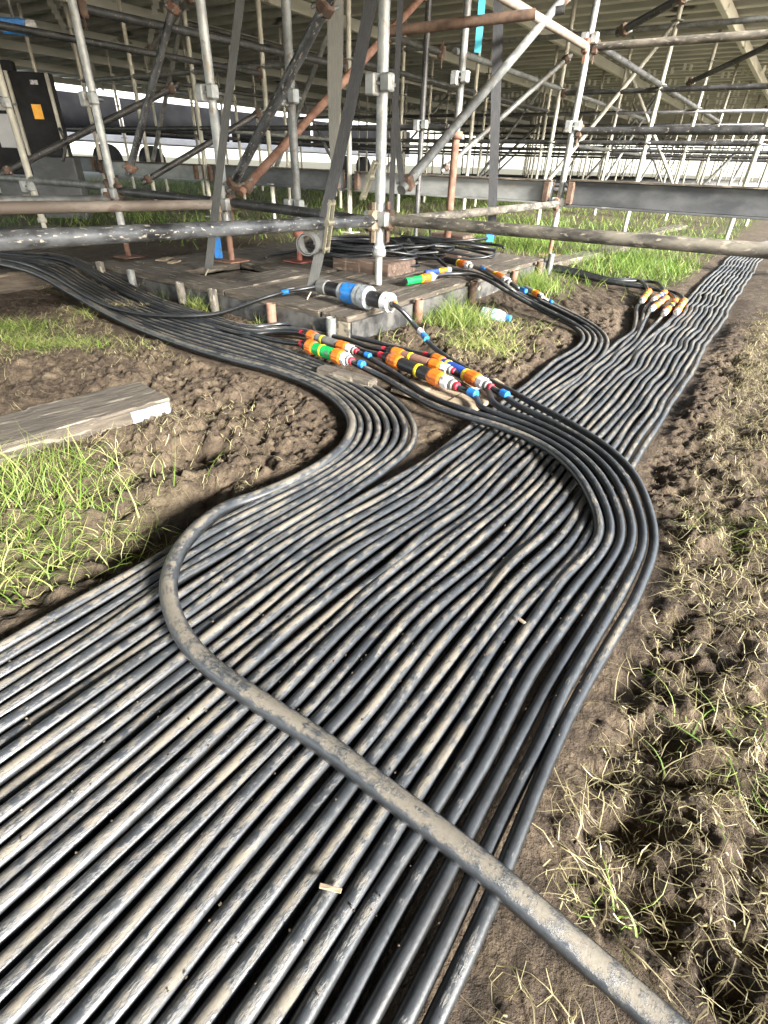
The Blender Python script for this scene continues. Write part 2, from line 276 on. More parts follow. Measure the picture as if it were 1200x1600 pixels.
def lathe_mesh(prof, seg=16, m=None, key=None):
    k = ('lathe', tuple(prof), seg, m.name if m else '')
    if k in _cache: return _cache[k]
    V = []; th = np.linspace(0, 2 * math.pi, seg, endpoint=False)
    for x, r in prof: V += [(x, r * math.cos(a), r * math.sin(a)) for a in th]
    Fs = []
    for i in range(len(prof) - 1):
        for j in range(seg): j2 = (j + 1) % seg; Fs.append((i * seg + j, i * seg + j2, (i + 1) * seg + j2, (i + 1) * seg + j))
    bm = bmesh.new(); vs = [bm.verts.new(v) for v in V]
    for f in Fs:
        fc = bm.faces.new([vs[i] for i in f]); fc.smooth = True
    if prof[0][1] > 1e-5: bm.faces.new(vs[:seg])
    if prof[-1][1] > 1e-5: bm.faces.new(vs[-seg:])
    bm.normal_update(); bmesh.ops.recalc_face_normals(bm, faces=bm.faces)
    for e in bm.edges:
        if len(e.link_faces) == 2 and e.calc_face_angle(0) > .7: e.smooth = False
    me = bpy.data.meshes.new('lathe'); bm.to_mesh(me); bm.free()
    if m: me.materials.append(m)
    _cache[k] = me; return me
def rod(name, a, b, r, m, parent=None, seg=14, hollow=False):
    a = np.array(a, float); b = np.array(b, float); L = round(float(np.linalg.norm(b - a)), 3)
    prof = [(0, r), (L, r)] if not hollow else [(.03, r * .82), (0, r * .84), (0, r), (L, r), (L, r * .84), (L - .03, r * .82)]
    return link(name, lathe_mesh(prof, seg, m), m, parent, mtx(a, frame(b - a)))
def ribbon_mesh(P, W, widthdir, th=.003):
    P = np.asarray(P, float); n = len(P); wd = np.broadcast_to(np.asarray(widthdir, float), (n, 3)); T = np.gradient(P, axis=0)
    T /= np.linalg.norm(T, axis=1)[:, None] + 1e-12; nn = np.cross(T, wd); nn /= np.linalg.norm(nn, axis=1)[:, None] + 1e-12
    ww = np.broadcast_to(np.asarray(W, float), (n,))[:, None] / 2
    V = np.stack([P - wd * ww - nn * th / 2, P + wd * ww - nn * th / 2, P + wd * ww + nn * th / 2, P - wd * ww + nn * th / 2], 1).reshape(-1, 3)
    Fs = []
    for i in range(n - 1):
        for j in range(4): Fs.append((i * 4 + j, i * 4 + (j + 1) % 4, i * 4 + 4 + (j + 1) % 4, i * 4 + 4 + j))
    Fs += [(3, 2, 1, 0), (n * 4 - 4, n * 4 - 3, n * 4 - 2, n * 4 - 1)]
    return V, Fs
def ribbon(name, P, W, wd, m, parent, th=.003):
    V, Fs = ribbon_mesh(P, W, unit(wd), th); org = V.mean(0); R = frame(np.asarray(P[-1], float) - np.asarray(P[0], float), np.cross(np.asarray(P[-1], float) - np.asarray(P[0], float), unit(wd)))
    me = mesh_np(name, (V - org) @ R, Fs, False); return link(name, me, m, parent, mtx(org, R))

# ================================================================== CABLE PATHS (computed first: the mud is pressed flat under them)
RC = .0097; PITCHC = .0226; NL = 33
ORD = ['first', 'second', 'third', 'fourth', 'fifth', 'sixth', 'seventh', 'eighth', 'ninth', 'tenth', 'eleventh', 'twelfth', 'thirteenth', 'fourteenth', 'fifteenth', 'sixteenth', 'seventeenth']
def sm(a, b, x): x = np.clip((x - a) / (b - a), 0, 1); return x * x * (3 - 2 * x)
def lane_s(k, t):
    near = -.022 - PITCHC * k
    mid = -.125 - .0224 * (k - 6)
    far = -.125 - .0258 * (k - 6)
    w = sm(.5, .95, t) if k >= 6 else 0 * t
    s = near * (1 - w) + mid * w
    if 6 <= k <= 15: w2 = sm(2.2, 4.5, t); s = s * (1 - w2) + far * w2 + .05 * np.maximum(t - 6.0, 0) ** 2
    return s
phase = rng.uniform(0, 6.28, 40)
def wob(k, t, s):
    amp = .0045 + .0085 * sm(1.3, 2.4, t)
    a = amp * (fbm(t * 3.1 + 40, s * 2.0, 2, 5) - .5) + amp * .9 * (fbm(t * 7.5, s * 4.5, 2, 9) - .5) * (.4 + sm(1.2, 2.0, t))
    b = .0018 * np.sin(t * 17 + phase[k]) + .0016 * np.sin(t * 6.3 + phase[k] * 2.1)
    return a + b
kinks = {17: (.62, .011), 9: (.75, -.007), 11: (4.4, .012), 13: (3.9, -.012), 22: (.9, .006), 28: (.35, -.006)}
def lane_path(k, t0, t1, step=.02):
    t = np.arange(t0, t1, step); s = lane_s(k, t); s = s + wob(k, t, s)
    if k in kinks: tc, a = kinks[k]; s = s + a * np.exp(-((t - tc) / .07) ** 2)
    z = RC + .0022 * np.sin(t * 7 + phase[k] * 3) + .002 + .0025 * np.sin(t * 13 + phase[k])
    return np.stack([N[0] * s + D[0] * t, N[1] * s + D[1] * t, z], 1)
def smooth_path(P, it=6):
    P = P.copy()
    for _ in range(it): P[1:-1] = .25 * P[:-2] + .5 * P[1:-1] + .25 * P[2:]
    return P
def join_lane(P, k, t_join, t_end=-1.3):      # P arrives at the run from above; continue down lane k towards the viewer
    s1, t1 = to_st(P[-1]); t = np.arange(t_join, t_end, -.02); L = lane_path(k, t_end, t_join)[::-1]
    gap = catmull([P[-2], P[-1], L[0], L[3]], .02); Q = np.vstack([P[:-1], gap[int(len(gap) * 0.0):], L[4:]])
    return Q
def clean(P, step=.016, it=5):
    d_ = np.concatenate([[0], np.cumsum(np.linalg.norm(np.diff(P, axis=0), axis=1))]); keep = np.concatenate([[True], np.diff(d_) > 1e-5]); P = P[keep]; d_ = d_[keep]
    q = np.arange(0, d_[-1], step); R_ = np.stack([np.interp(q, d_, P[:, i]) for i in range(3)], 1); return smooth_path(R_, it)
def pix(L, z): 
    z = z if hasattr(z, '__len__') else [z] * len(L); return np.array([g(u, v, zz) for (u, v), zz in zip(L, z)])
CABLES = []          # (path, radius, material, label, group)
G_RUN = 'power cables lying side by side in the flat run'
# --- straight cables 6..15
for k in range(6, 16):
    CABLES.append((clean(lane_path(k, -1.3, 13.0), .02, 2), RC, CABLE, 'straight black cable reaching the far right, %s from the right edge of the run' % ORD[k - 6], G_RUN))
# --- the swept loop of six cables, from the connectors over the run and down its right edge
LI = [(690, 640), (785, 668), (855, 700), (903, 743), (932, 798), (937, 838), (911, 873), (876, 908)]
LO = [(828, 628), (895, 664), (952, 702), (993, 745), (1016, 802), (1023, 848), (1011, 892), (988, 945)]
ZL = [.040, .044, .044, .040, .028, .018, .013, .012]
PAIRS = {'grey': ((481, 523), (548, 546), .052, .019), 'green': ((480, 540), (541, 561), .052, .024), 'brown': ((612, 549), (697, 576), .055, .018), 'black': ((608, 560), (700, 598), .052, .0235), 'blue': ((676, 560), (755, 599), .052, .0215)}
def axis_pts(nm, fr): a, b, z, r = PAIRS[nm]; A = g(*a, z); B = g(*b, z); return [A + (B - A) * f - np.array([0, 0, dz]) for f, dz in fr]
OUTF = ((1.04, 0), (1.25, .003), (1.5, .012)); INF = ((-.05, 0), (-.22, .003), (-.45, .012))
def loop_path(w, k, start):
    P = [np.array(p) for p in start]
    for a, b, z in zip(LI, LO, ZL): P.append(g(a[0] * (1 - w) + b[0] * w, a[1] * (1 - w) + b[1] * w, z))
    s_, t_ = to_st(P[-1]); Q = catmull(P, .016)
    return clean(join_lane(Q, k, t_ - .22), .016, 8)
loops = [  # w, lane, start pixels (u,v,z), label
    (0.0, 5, ('green', [(600, 590, .03), (645, 617, .03)]), 'dusty cable sweeping from the green connector, innermost of the big right-hand loop', CABLE),
    (.2, 4, ('grey', [(614, 581, .03), (668, 618, .028)]), 'cable leaving the grey connector, second from inside the big right-hand loop', CABLE_CLEAN),
    (.4, 3, ('black', []), 'cable leaving the black connector, third from inside the big right-hand loop', CABLE_CLEAN),
    (.6, 2, ('brown', [(765, 610, .042)]), 'cable leaving the brown connector, fourth from inside the big right-hand loop', CABLE_CLEAN),
    (.8, 1, ('blue', []), 'cable leaving the long blue connector, fifth from inside the big right-hand loop', CABLE_CLEAN),
    (1.0, 0, [(612, 474, .155), (626, 482, .145), (648, 508, .08), (680, 545, .035), (735, 580, .03), (785, 604, .036)], 'cable from the big round plug on the mat, outermost of the right-hand loop', CABLE_CLEAN)]
for w, k, st, lab, m in loops:
    CABLES.append((loop_path(w, k, (axis_pts(st[0], OUTF) if isinstance(st, tuple) else []) + [g(*q) for q in (st[1] if isinstance(st, tuple) else st)]), RC * (1.05 if k == 5 else .96), m, lab, 'cables of the big loop swept over the run'))
# --- five cables with the far in-line connectors, lanes 16..20
FARC = [((1069, 470), (1057, 488)), ((1056, 470), (1038, 489)), ((1041, 466), (1018, 483)), ((1039, 457), (1021, 469)), ((1014, 455), (1003, 470))]
FC_COL = [(GREYP, 'grey'), (BLACKP, 'black'), (BROWN, 'brown'), (BLUE, 'blue'), (GREEN, 'green')]
exit_px = [[(1048, 500), (1030, 516)], [(1028, 502), (1012, 518)], [(1009, 497), (1002, 512)], [(1008, 482), (1004, 498)], [(995, 480), (994, 498)]]
for i in range(5):
    k = 16 + i; e = FARC[i][1]; P = [g(e[0] + 2, e[1] - 3, .04), g(*e, .035)] + [g(*q, .018) for q in exit_px[i]]
    s_, t_ = to_st(P[-1]); Q = catmull(P, .016)
    CABLES.append((clean(join_lane(Q, k, t_ - .20), .018, 8), RC, CABLE, 'cable leaving the %s connector of the far cluster and joining the flat run' % FC_COL[i][1], G_RUN))
for i in range(5):
    e = FARC[i][0]; o = (4 - i) * 2.0
    P = [g(760, 392 + o * .5, .03), g(850, 411 + o, .03), g(905, 423 + o, .028), g(955, 436 + o * .8, .03), g(e[0] - 28 + i * 2, e[1] - 18 + o * .3, .035), g(e[0] - 4, e[1] - 7, .04), g(e[0] - 3, e[1] + 4, .04)]
    CABLES.append((clean(catmull(P, .02), .02, 5), RC, CABLE_CLEAN, 'cable reaching the %s connector of the far cluster from behind the timber mat' % FC_COL[i][1], 'cables between the mat and the far connectors'))
# --- five cables off the mat, turning back into lanes 21..25
PI_ = [(800, 460), (850, 487), (885, 504), (907, 519), (911, 531), (899, 546), (866, 565)]
PO_ = [(818, 455), (870, 478), (913, 500), (939, 518), (949, 534), (941, 556), (912, 583)]
ZP = [.09, .05, .03, .02, .016, .013, .012]
mat_starts = [([(841, 461, .10)], 'orange-collared', 0), ([(798, 443, .13), (814, 452, .115)], 'brown', 1), ([(737, 415, .14), (760, 426, .135), (790, 446, .125)], 'black', 2), ([(705, 420, .125), (735, 425, .125), (770, 437, .125)], 'small blue', 3), ([(680, 431, .125), (705, 428, .125), (740, 429, .125), (772, 443, .125)], 'green', 4)]
for st, cname, i in mat_starts:
    w = 1 - i / 4; P = [g(*q) for q in st] + [g(a[0] * (1 - w) + b[0] * w, a[1] * (1 - w) + b[1] * w, z + (.012 if j in (1, 2) and i in (1, 3) else 0)) for j, (a, b, z) in enumerate(zip(PI_, PO_, ZP)) if not (j == 0 and i == 0)]
    s_, t_ = to_st(P[-1]); Q = catmull(P, .016)
    CABLES.append((clean(join_lane(Q, 21 + i, t_ - .3), .018, 8), RC, CABLE, 'cable from the %s plug on the timber mat, turning back into the run' % cname, G_RUN))
# --- the left U-turn: thick muddy cable (k=0) and seven thinner ones
UI = [(-70, 404), (0, 413), (60, 429), (118, 462), (188, 500), (260, 530), (340, 556), (430, 580), (500, 608), (540, 640), (550, 668), (532, 704), (474, 744), (405, 775)]
UO = [(-70, 394), (0, 400), (85, 410), (150, 446), (222, 480), (305, 506), (390, 528), (478, 559), (560, 592), (617, 626), (646, 664), (641, 700), (594, 740), (530, 786)]
ZU = [.115, .125, .115, .055, .02, .014, .012, .012, .012, .012, .012, .012, .012, .012]
thick_tail = [(355, 792, .02), (310, 824, .035), (281, 858, .043), (265, 895, .046), (263, 932, .047), (281, 985, .048), (320, 1035, .047), (380, 1080, .047), (450, 1125, .047), (520, 1172, .047), (600, 1235, .047), (700, 1310, .047), (800, 1392, .045), (900, 1480, .032), (1000, 1565, .02), (1075, 1632, .018), (1180, 1720, .018)]
P = [g(a[0], a[1], z + .004) for a, z in zip(UI, ZU)] + [g(*q) for q in thick_tail]
CABLES.append((clean(catmull(P, .016), .016, 4), .0142, CABLE_MUD, 'thick mud-caked cable crossing on top of the whole run to the lower right', 'cables of the left-hand bend'))
for k in range(1, 8):
    w = k / 7; P = [g(a[0] * (1 - w) + b[0] * w, a[1] * (1 - w) + b[1] * w, z) for a, b, z in zip(UI, UO, ZU)]
    s_, t_ = to_st(P[-1]); Q = catmull(P, .016)
    CABLES.append((clean(join_lane(Q, 33 - k, t_ - .16), .016, 8), RC, CABLE, 'cable of the left-hand bend, %s outward from the thick mud-caked one' % ORD[k - 1], 'cables of the left-hand bend'))
# --- feeds of the near connectors, from the left over the sleeper
feeds = [('grey', [(425, 518, .03)]), ('green', [(425, 531, .03)]), ('black', [(545, 539, .03), (500, 528, .022), (450, 520, .02)]), ('brown', [(545, 531, .03), (500, 521, .022), (450, 513, .02)]), ('blue', [(610, 540, .03), (540, 524, .022), (450, 506, .02)])]
for i, (cn, st) in enumerate(feeds):
    o = i * 3.2; base = [(380, 522, .018), (310, 502, .018), (240, 480, .022), (165, 444, .06), (102, 408, .115), (20, 398, .125), (-70, 391, .115)]
    P = axis_pts(cn, INF) + [g(*q) for q in st] + [g(u + i * 2.5, v - o * (.9 if j < 4 else .35), z + .004) for j, (u, v, z) in enumerate(base)]
    CABLES.append((clean(catmull(P, .018), .018, 5), RC, CABLE_CLEAN if i < 2 else CABLE, 'cable coming from the left into the %s near connector' % cn, 'cables feeding the near connectors'))
P = [g(*q) for q in [(500, 447, .155), (470, 452, .15), (440, 457, .135), (405, 468, .11), (370, 481, .075), (335, 491, .05), (280, 494, .045), (210, 489, .045), (150, 470, .065), (85, 432, .12), (20, 408, .135), (-70, 402, .125)]]
CABLES.append((clean(catmull(P, .018), .018, 5), .0085, CABLE_CLEAN, 'thin black cable arching across the left bundle to the big round plug', 'cables feeding the near connectors'))

# ================================================================== GROUND
gx0, gx1, gy0, gy1, gs = -4.0, 5.0, -1.5, 7.5, .02
nx = int((gx1 - gx0) / gs); ny = int((gy1 - gy0) / gs); occ = np.zeros((ny, nx))
for P, *_ in CABLES:
    ix = ((P[:, 0] - gx0) / gs).astype(int); iy = ((P[:, 1] - gy0) / gs).astype(int); ok = (ix >= 0) & (ix < nx) & (iy >= 0) & (iy < ny) & (P[:, 2] < .09); occ[iy[ok], ix[ok]] = 1
def blur(a, n):
    for ax in (0, 1):
        for _ in range(2):
            c = np.cumsum(np.pad(a, [(n + 1, n) if i == ax else (0, 0) for i in (0, 1)], mode='edge'), axis=ax)
            a = (np.take(c, range(2 * n + 1, c.shape[ax]), axis=ax) - np.take(c, range(0, c.shape[ax] - 2 * n - 1), axis=ax)) / (2 * n + 1)
    return a
def box1(a): p = np.pad(a, 1, mode='edge'); return sum(p[i:i + a.shape[0], j:j + a.shape[1]] for i in range(3) for j in range(3)) / 9
dil = (box1(occ) > .05).astype(float); soft = np.clip(box1(dil) * 1.1, 0, 1)
FP = .10
MF = g(545, 495, FP)[:2]; 
def samp(a, x, y):
    fx = np.clip((x - gx0) / gs - .5, 0, nx - 1.01); fy = np.clip((y - gy0) / gs - .5, 0, ny - 1.01); i = fx.astype(int); j = fy.astype(int); fx -= i; fy -= j
    v = (a[j, i] * (1 - fx) + a[j, i + 1] * fx) * (1 - fy) + (a[j + 1, i] * (1 - fx) + a[j + 1, i + 1] * fx) * fy
    return np.where((x > gx0) & (x < gx1) & (y > gy0) & (y < gy1), v, 0)
RUTS = [(g(40, 655, 0), g(200, 610, 0), .055, .085), (g(150, 760, 0), g(330, 700, 0), .05, .035), (g(180, 850, 0), g(320, 770, 0), .07, .05), (g(330, 640, 0), g(400, 612, 0), .03, .02), (g(960, 1240, 0), g(990, 1320, 0), .035, .012), (g(850, 1290, 0), g(960, 1420, 0), .05, .010), (g(1080, 1400, 0), g(1160, 1560, 0), .06, .02), (g(690, 690, 0), g(790, 625, 0), .06, .02), (g(960, 560, 0), g(985, 490, 0), .05, .03), (g(230, 575, 0), g(420, 590, 0), .045, .02), (g(1000, 1150, 0), g(1060, 1200, 0), .04, .02)]
_rr = random.Random(4)
for _ in range(16):
    c_ = np.array([_rr.uniform(.25, 1.5), _rr.uniform(.1, 2.6), 0]); 
    if c_[:2] @ N < .09: continue
    a_ = _rr.uniform(0, 3.14); e_ = np.array([math.cos(a_), math.sin(a_), 0]) * _rr.uniform(.05, .13); RUTS.append((c_ - e_, c_ + e_, _rr.uniform(.025, .045), _rr.uniform(.012, .028)))
for _ in range(10):
    c_ = np.array([_rr.uniform(-1.6, -.1), _rr.uniform(1.0, 2.4), 0]); a_ = _rr.uniform(0, 3.14); e_ = np.array([math.cos(a_), math.sin(a_), 0]) * _rr.uniform(.05, .14); RUTS.append((c_ - e_, c_ + e_, _rr.uniform(.025, .05), _rr.uniform(.02, .045)))
def seg_dist(x, y, a, b):
    e = b[:2] - a[:2]; t = np.clip(((x - a[0]) * e[0] + (y - a[1]) * e[1]) / (e @ e), 0, 1); return np.hypot(x - a[0] - t * e[0], y - a[1] - t * e[1])
def hfun(x, y):
    x = np.asarray(x, float); y = np.asarray(y, float); r = np.hypot(x, y)
    wx = x + .05 * (fbm(x * 6, y * 6, 3, 71) - .5); wy = y + .05 * (fbm(x * 6 + 9, y * 6, 3, 72) - .5)
    big = (fbm(wx * 2.3, wy * 2.3, 4, 3) - .5) * .06
    mid = (np.abs(fbm(wx * 8, wy * 8, 3, 11) - .5) * 2) ** .7 * .034 - .014
    f1, c1 = worley(wx * 24, wy * 24, 5); f2, c2 = worley(wx * 52 + 3, wy * 52, 15); rg = .4 + .6 * sm(.36, .62, fbm(x * 2.7, y * 2.7, 3, 44))
    clod = (np.clip(.75 - f1, 0, 1) * c1 * .026 - .004) * rg + (np.clip(.7 - f2, 0, 1) * (.2 + c2) * .015) + (fbm(wx * 30, wy * 30, 3, 23) - .5) * .016 - .006
    fine = (fbm(wx * 80, wy * 80, 2, 31) - .5) * .017
    fade = 1 / (1 + np.maximum(r - 2.5, 0) * .9)
    h = big * (.35 + .65 * fade) + (mid + clod + fine) * fade
    for a, b, w, dp in RUTS: h = h - dp * np.exp(-(seg_dist(wx, wy, a, b) / w) ** 2)
    h = np.clip(h + .014, -.09, .06); h = np.where((x * N[0] + y * N[1]) > 0, np.maximum(h, -.028 + h * .3), h)
    c = samp(soft, x, y); h = h * (1 - c) + c * (-.006 + clod * .15)
    # level pad under the timber mat
    q = (x - MF[0]) * D[0] + (y - MF[1]) * D[1]; p = -((x - MF[0]) * N[0] + (y - MF[1]) * N[1])
    pad = sm(-.12, .06, q) * sm(2.5, 2.2, q) * sm(-.12, .06, p) * sm(2.0, 1.7, p); h = np.where(pad > 0, h * (1 - pad) - .01 * pad, h)
    return h
def axis(lo, hi, step, far_lo, far_hi, gr=1.09):
    a = list(np.arange(lo, hi, step)); s = step
    while a[-1] < far_hi: s *= gr; a.append(a[-1] + s)
    b = []; s = step; c = lo
    while c > far_lo: s *= gr; c -= s; b.append(c)
    return np.array(b[::-1] + a)
ax = axis(-1.7, 1.5, .0066, -400, 400); ay = axis(.05, 2.6, .0066, -60, 900)
GX, GY = np.meshgrid(ax, ay); GZ = hfun(GX.ravel(), GY.ravel())
V = np.stack([GX.ravel(), GY.ravel(), GZ], 1); W_, H_ = len(ax), len(ay)
i = (np.arange(H_ - 1)[:, None] * W_ + np.arange(W_ - 1)[None, :]).ravel(); Fq = np.stack([i, i + 1, i + W_ + 1, i + W_], -1)
me = mesh_np('ground', V, Fq, True); ground = link('ground', me, GROUND, None, Matrix.Identity(4)); ground['kind'] = 'structure'
# where turf survives (sward, not light): the lee of the deck and patches
TUFTS = [((30, 780), .26, .14, .3), ((90, 735), .20, .09, .3), ((20, 900), .16, .12, .3), ((-60, 820), .4, .3, .4), ((60, 545), .30, .10, .6), ((20, 520), .3, .12, .5), ((190, 500), .22, .06, .5), ((275, 462), .2, .06, 1), ((340, 478), .15, .05, .8), ((715, 515), .16, .16, .8), ((755, 545), .16, .12, .5), ((830, 452), .16, .2, 1), ((1010, 420), .55, .75, 1), ((940, 430), .35, .5, .6)]
def turf(x, y):
    t = sm(4.2, 6.0, y) * (.35 + .65 * sm(.40, .58, fbm(x * .9, y * .9, 3, 91)))
    for (u, v), rx, ry, a in TUFTS:
        c = g(u, v, 0); t = np.maximum(t, a * np.exp(-(((x - c[0]) / rx) ** 2 + ((y - c[1]) / ry) ** 2) * 1.2))
    s = x * N[0] + y * N[1]; q = x * D[0] + y * D[1]
    t = t * (1 - sm(-.55, -.44, s) * sm(.12, -.06, s)) * (1 - samp(soft, x, y))
    return np.clip(t, 0, 1)
at_ = me.attributes.new('turf', 'FLOAT', 'POINT'); at_.data.foreach_set('value', (turf(V[:, 0], V[:, 1]) * .8).astype(np.float32))

# ================================================================== STAGE DECK OVERHEAD
ZC = 2.2; S1 = np.array([-.07, 2.85]); BAYD, BAYN = 2.57, 1.09
def P2(i, j): return S1 + i * BAYD * D + j * BAYN * N
sS1, tS1 = to_st(S1)
SMIN = -17.2; SMAX = 3.4; TMIN, TMAX = -4.6, 46.0  # right edge out of view, kept wide over the foreground to block sky
deck = thing('stage_deck', ST((SMIN + SMAX) / 2, TMIN, ZC), 'broad raised deck overhead with ribbed steel underside', 'deck')
TSTEP, SMAX2 = TMIN + .1 + .41 * 17 - .2, .25           # unseen right edge, stepped in beyond TSTEP to let sun under the deck
t = TMIN
while t < TMAX - .1:                               # deck boards, each spanning between cross joists
    sm_ = SMAX if t + 1.2 < TSTEP else SMAX2; L_ = 2.44 if not (t < TSTEP < t + 2.44) else 2.44
    for c in range(4):
        w = (sm_ - SMIN) / 4; box('deck_panel', ST(SMIN + w * (c + .5), t + 1.22, ZC + .159), N, w - .006, 2.43, .028, DECKP, deck, bev=0)
    t += 2.44
t = TMIN + .1
while t < TMAX:
    sm_ = SMAX if t < TSTEP else SMAX2
    box('joist', ST((SMIN + sm_) / 2, t, ZC + .085), N, sm_ - SMIN, .11, .11, JOIST, deck, bev=.006); t += .41
j = -8
while True:
    s = sS1 + j * BAYN * 2 + .24; j += 1
    if s < SMIN: continue
    if s > SMAX: break
    te_ = TMAX if s < SMAX2 else TSTEP
    st_ = box('stringer', ST(s, (TMIN + te_) / 2, ZC - .04), D, te_ - TMIN, .07, .125, CREAM, deck, bev=.006)
    for q in range(40):
        tt = TMIN + .1 + .41 * (q + 26)
        if tt > 22: break
        for sd_ in (-1, 1): box('bracket', ST(s + sd_ * .072, tt + .06, ZC - .028), N, .07, .012, .09, CREAM, st_, bev=0)

# ================================================================== SCAFFOLD
RT = .02415
def standard(p, z0, z1, m, label, group=None, collars=(.4, .9, 1.4, 1.9), jack=None, plate=True, name='scaffold_post', cat='scaffold post', big=True):
    o = thing(name, (p[0], p[1], z0), label, cat, group); zj = z0 + (.17 if jack else .01)
    rod('tube', (p[0], p[1], zj), (p[0], p[1], z1), RT, m, o, 16)
    if jack:
        rod('jack_screw', (p[0], p[1], z0 + .006), (p[0], p[1], zj + .05), .0175, jack, o, 12)
        rod('jack_nut', (p[0], p[1], zj - .032), (p[0], p[1], zj), .034, jack, o, 8)
        if plate: box('base_plate', (p[0], p[1], z0 + .004), N, .15, .15, .008, jack, o, bev=.001)
    for z in collars:
        if z < zj + .05 or z > z1: continue
        c = rod('rosette', (p[0], p[1], z - .005), (p[0], p[1], z + .005), .058, GALVD, o, 16)
        if big:
            box('wedge_clamp', (p[0] + N[0] * .045 - D[0] * .03, p[1] + N[1] * .045 - D[1] * .03, z + .004), N, .05, .045, .062, GALV, o, bev=.006)
            box('wedge_clamp', (p[0] - N[0] * .02 - D[0] * .045, p[1] - N[1] * .02 - D[1] * .045, z - .002), D, .05, .05, .075, GALV, o, bev=.006)
    return o
def ledger(a, b, m, label, r=RT, heads=True, hm=HEAD, group=None, name='scaffold_ledger', cat='scaffold tube'):
    a = np.array(a, float); b = np.array(b, float); mid = (a + b) / 2; o = thing(name, (mid[0], mid[1], min(a[2], b[2])), label, cat, group); e = unit(b - a)
    aa = a + e * .05; bb = b - e * .05; rod('tube', aa, bb, r, m, o, 16)
    if heads:
        for q, s in ((a, 1), (b, -1)):
            c = q + e * s * .055
            h = box('wedge_head', c, e, .05, .046, .085, hm, o, bev=.01)
            for dz in (-.022, .022): rod('pin_hole', c + np.array([0, 0, dz]) - np.cross(e, (0, 0, 1)) * .0242, c + np.array([0, 0, dz]) + np.cross(e, (0, 0, 1)) * .0242, .008, BLACKP, h, 8)
            box('wedge', q + e * s * .05 + np.array([0, 0, -.01]), (0, 0, 1), .17, .022, .006, hm, o, up=e, bev=.001)
    return o
def p3(p, z): return np.array([p[0], p[1], z])
def hg(p): return float(hfun(np.array([p[0]]), np.array([p[1]]))[0])
# near standards
pS3, pS4, pS2, pS6 = P2(0, -1), P2(0, -2), P2(1, 0), P2(1, -1)
standard(S1, FP + .002, ZC + .02, GALV, 'bright galvanised scaffold post standing on the mat in front of the cable pile', jack=GALV, plate=False)
standard(pS3, FP + .002, ZC + .02, GALV, 'galvanised scaffold post on a rusty screw jack beside the blue tag', jack=RUST)
standard(pS4, hg(pS4), ZC + .02, GALV, 'leaning-looking galvanised post on a rusty jack left of the mat', jack=RUST)
standard(pS2, hg(pS2), ZC + .02, GALV, 'galvanised post beyond the right end of the mat, carrying the dark beam', jack=RUST)
p5 = g(469, 409, FP)[:2]
standard(p5, FP + .002, ZC + .02, GALVD, 'dull grey post on a red-painted jack at the middle of the mat', jack=REDOX)
p6 = g(699, 372, FP + .07)[:2]
o6 = standard(p6, FP + .075, ZC + .02, GALVD, 'dark post on a tall rust-orange jack behind the cable pile', jack=None, collars=(1.1,))
rod('jack_sleeve', p3(p6, FP + .076), p3(p6, .80), .0265, RUST, o6, 14); rod('jack_nut', p3(p6, .78), p3(p6, .82), .045, RUST, o6, 8)
# second slim dark post right behind it
pA = P2(1, -1) - D * .25 - N * .12; standard(pA, hg(pA), ZC + .02, BLACKT, 'slim dark post just left of the rust-orange jack', collars=(.9,), jack=BLACKT)
# far grid of standards
ROWN = {}
LABF = 'slim pale post in the far rows of scaffold under the deck'
for i in range(1, 17):
    for j in range(-9, 3):
        p = P2(i, j); s_, t_ = to_st(p)
        if (i, j) in ((1, 0), (1, -1)) or s_ < SMIN + .3 or s_ > SMAX2 - .1 or t_ > TMAX - .5: continue
        if i > 8 and (i + j) % 2: continue
        u_ = p[0] / max(p[1], .1)
        if abs(u_) > 1.15 or p[1] < 3: continue
        near = i <= 3
        lab = LABF
        if near: ROWN[i] = ROWN.get(i, 0) + 1; lab = 'pale post in the %s row beyond the mat, %s from the left' % (ORD[i - 1], ORD[ROWN[i] - 1])
        if (i, j) == (2, 0): lab = 'pale post rising behind the dark box beam, right of the bright galvanised one'
        if (i, j) == (1, 1): lab = 'post standing in the grass at the far right beside the long cable run'
        if (i, j) == (1, 1): continue
        if near:
            standard(p, hg(p), ZC + .02, PALE, lab, None if lab != LABF else 'far scaffold posts', jack=PALE if i == 1 else None, big=False)
        else:
            o = rod('scaffold_post', p3(p, hg(p) - .01), p3(p, ZC + .02), RT, PALE, None, 8); tag(o, lab, 'scaffold post', 'far scaffold posts')
# near ledgers at the lower level
def run_to(p, e, u, v0):                       # walk from plan point p along e until it meets column u of the photo
    best = None
    for k in np.linspace(.2, 4, 400):
        q = p + e * k; c = R3.T @ (np.array([q[0], q[1], .4]) - np.array([0, 0, CAMH]))
        if -c[2] > .05:
            uu = 600 - F * c[0] / c[2]; 
            if best is None or abs(uu - u) < best[0]: best = (abs(uu - u), k)
    return best[1]
kL = run_to(S1, -D, -40, 0); qL = S1 - D * kL; zL = at(-40, 379, qL[1])[2]
ledger(p3(S1, .395), p3(qL - D * .5, zL + (zL - .395) / kL * .5), CHIP, 'black tube with chipped paint, nearest horizontal tube across the left', hm=HEAD)
kR = run_to(S1, N, 1240, 0); qR = S1 + N * kR; zR = at(1240, 394, qR[1])[2]
ledger(p3(S1, .40), p3(qR + N * .3, zR), MUDT, 'mud-coated tube, nearest horizontal tube across the right above the grass', hm=RUSTD)
k3 = run_to(pS3, -D, -40, 0); q3 = pS3 - D * k3; ledger(p3(pS3, .40), p3(q3 - D * .4, at(-40, 323, q3[1])[2]), BROWNT, 'tan-brown tube across the left, second from the viewer')
ledger(p3(pS3, .415), p3(S1, .385), BLACKT, 'short black tube between the two posts on the mat', hm=RUSTD)
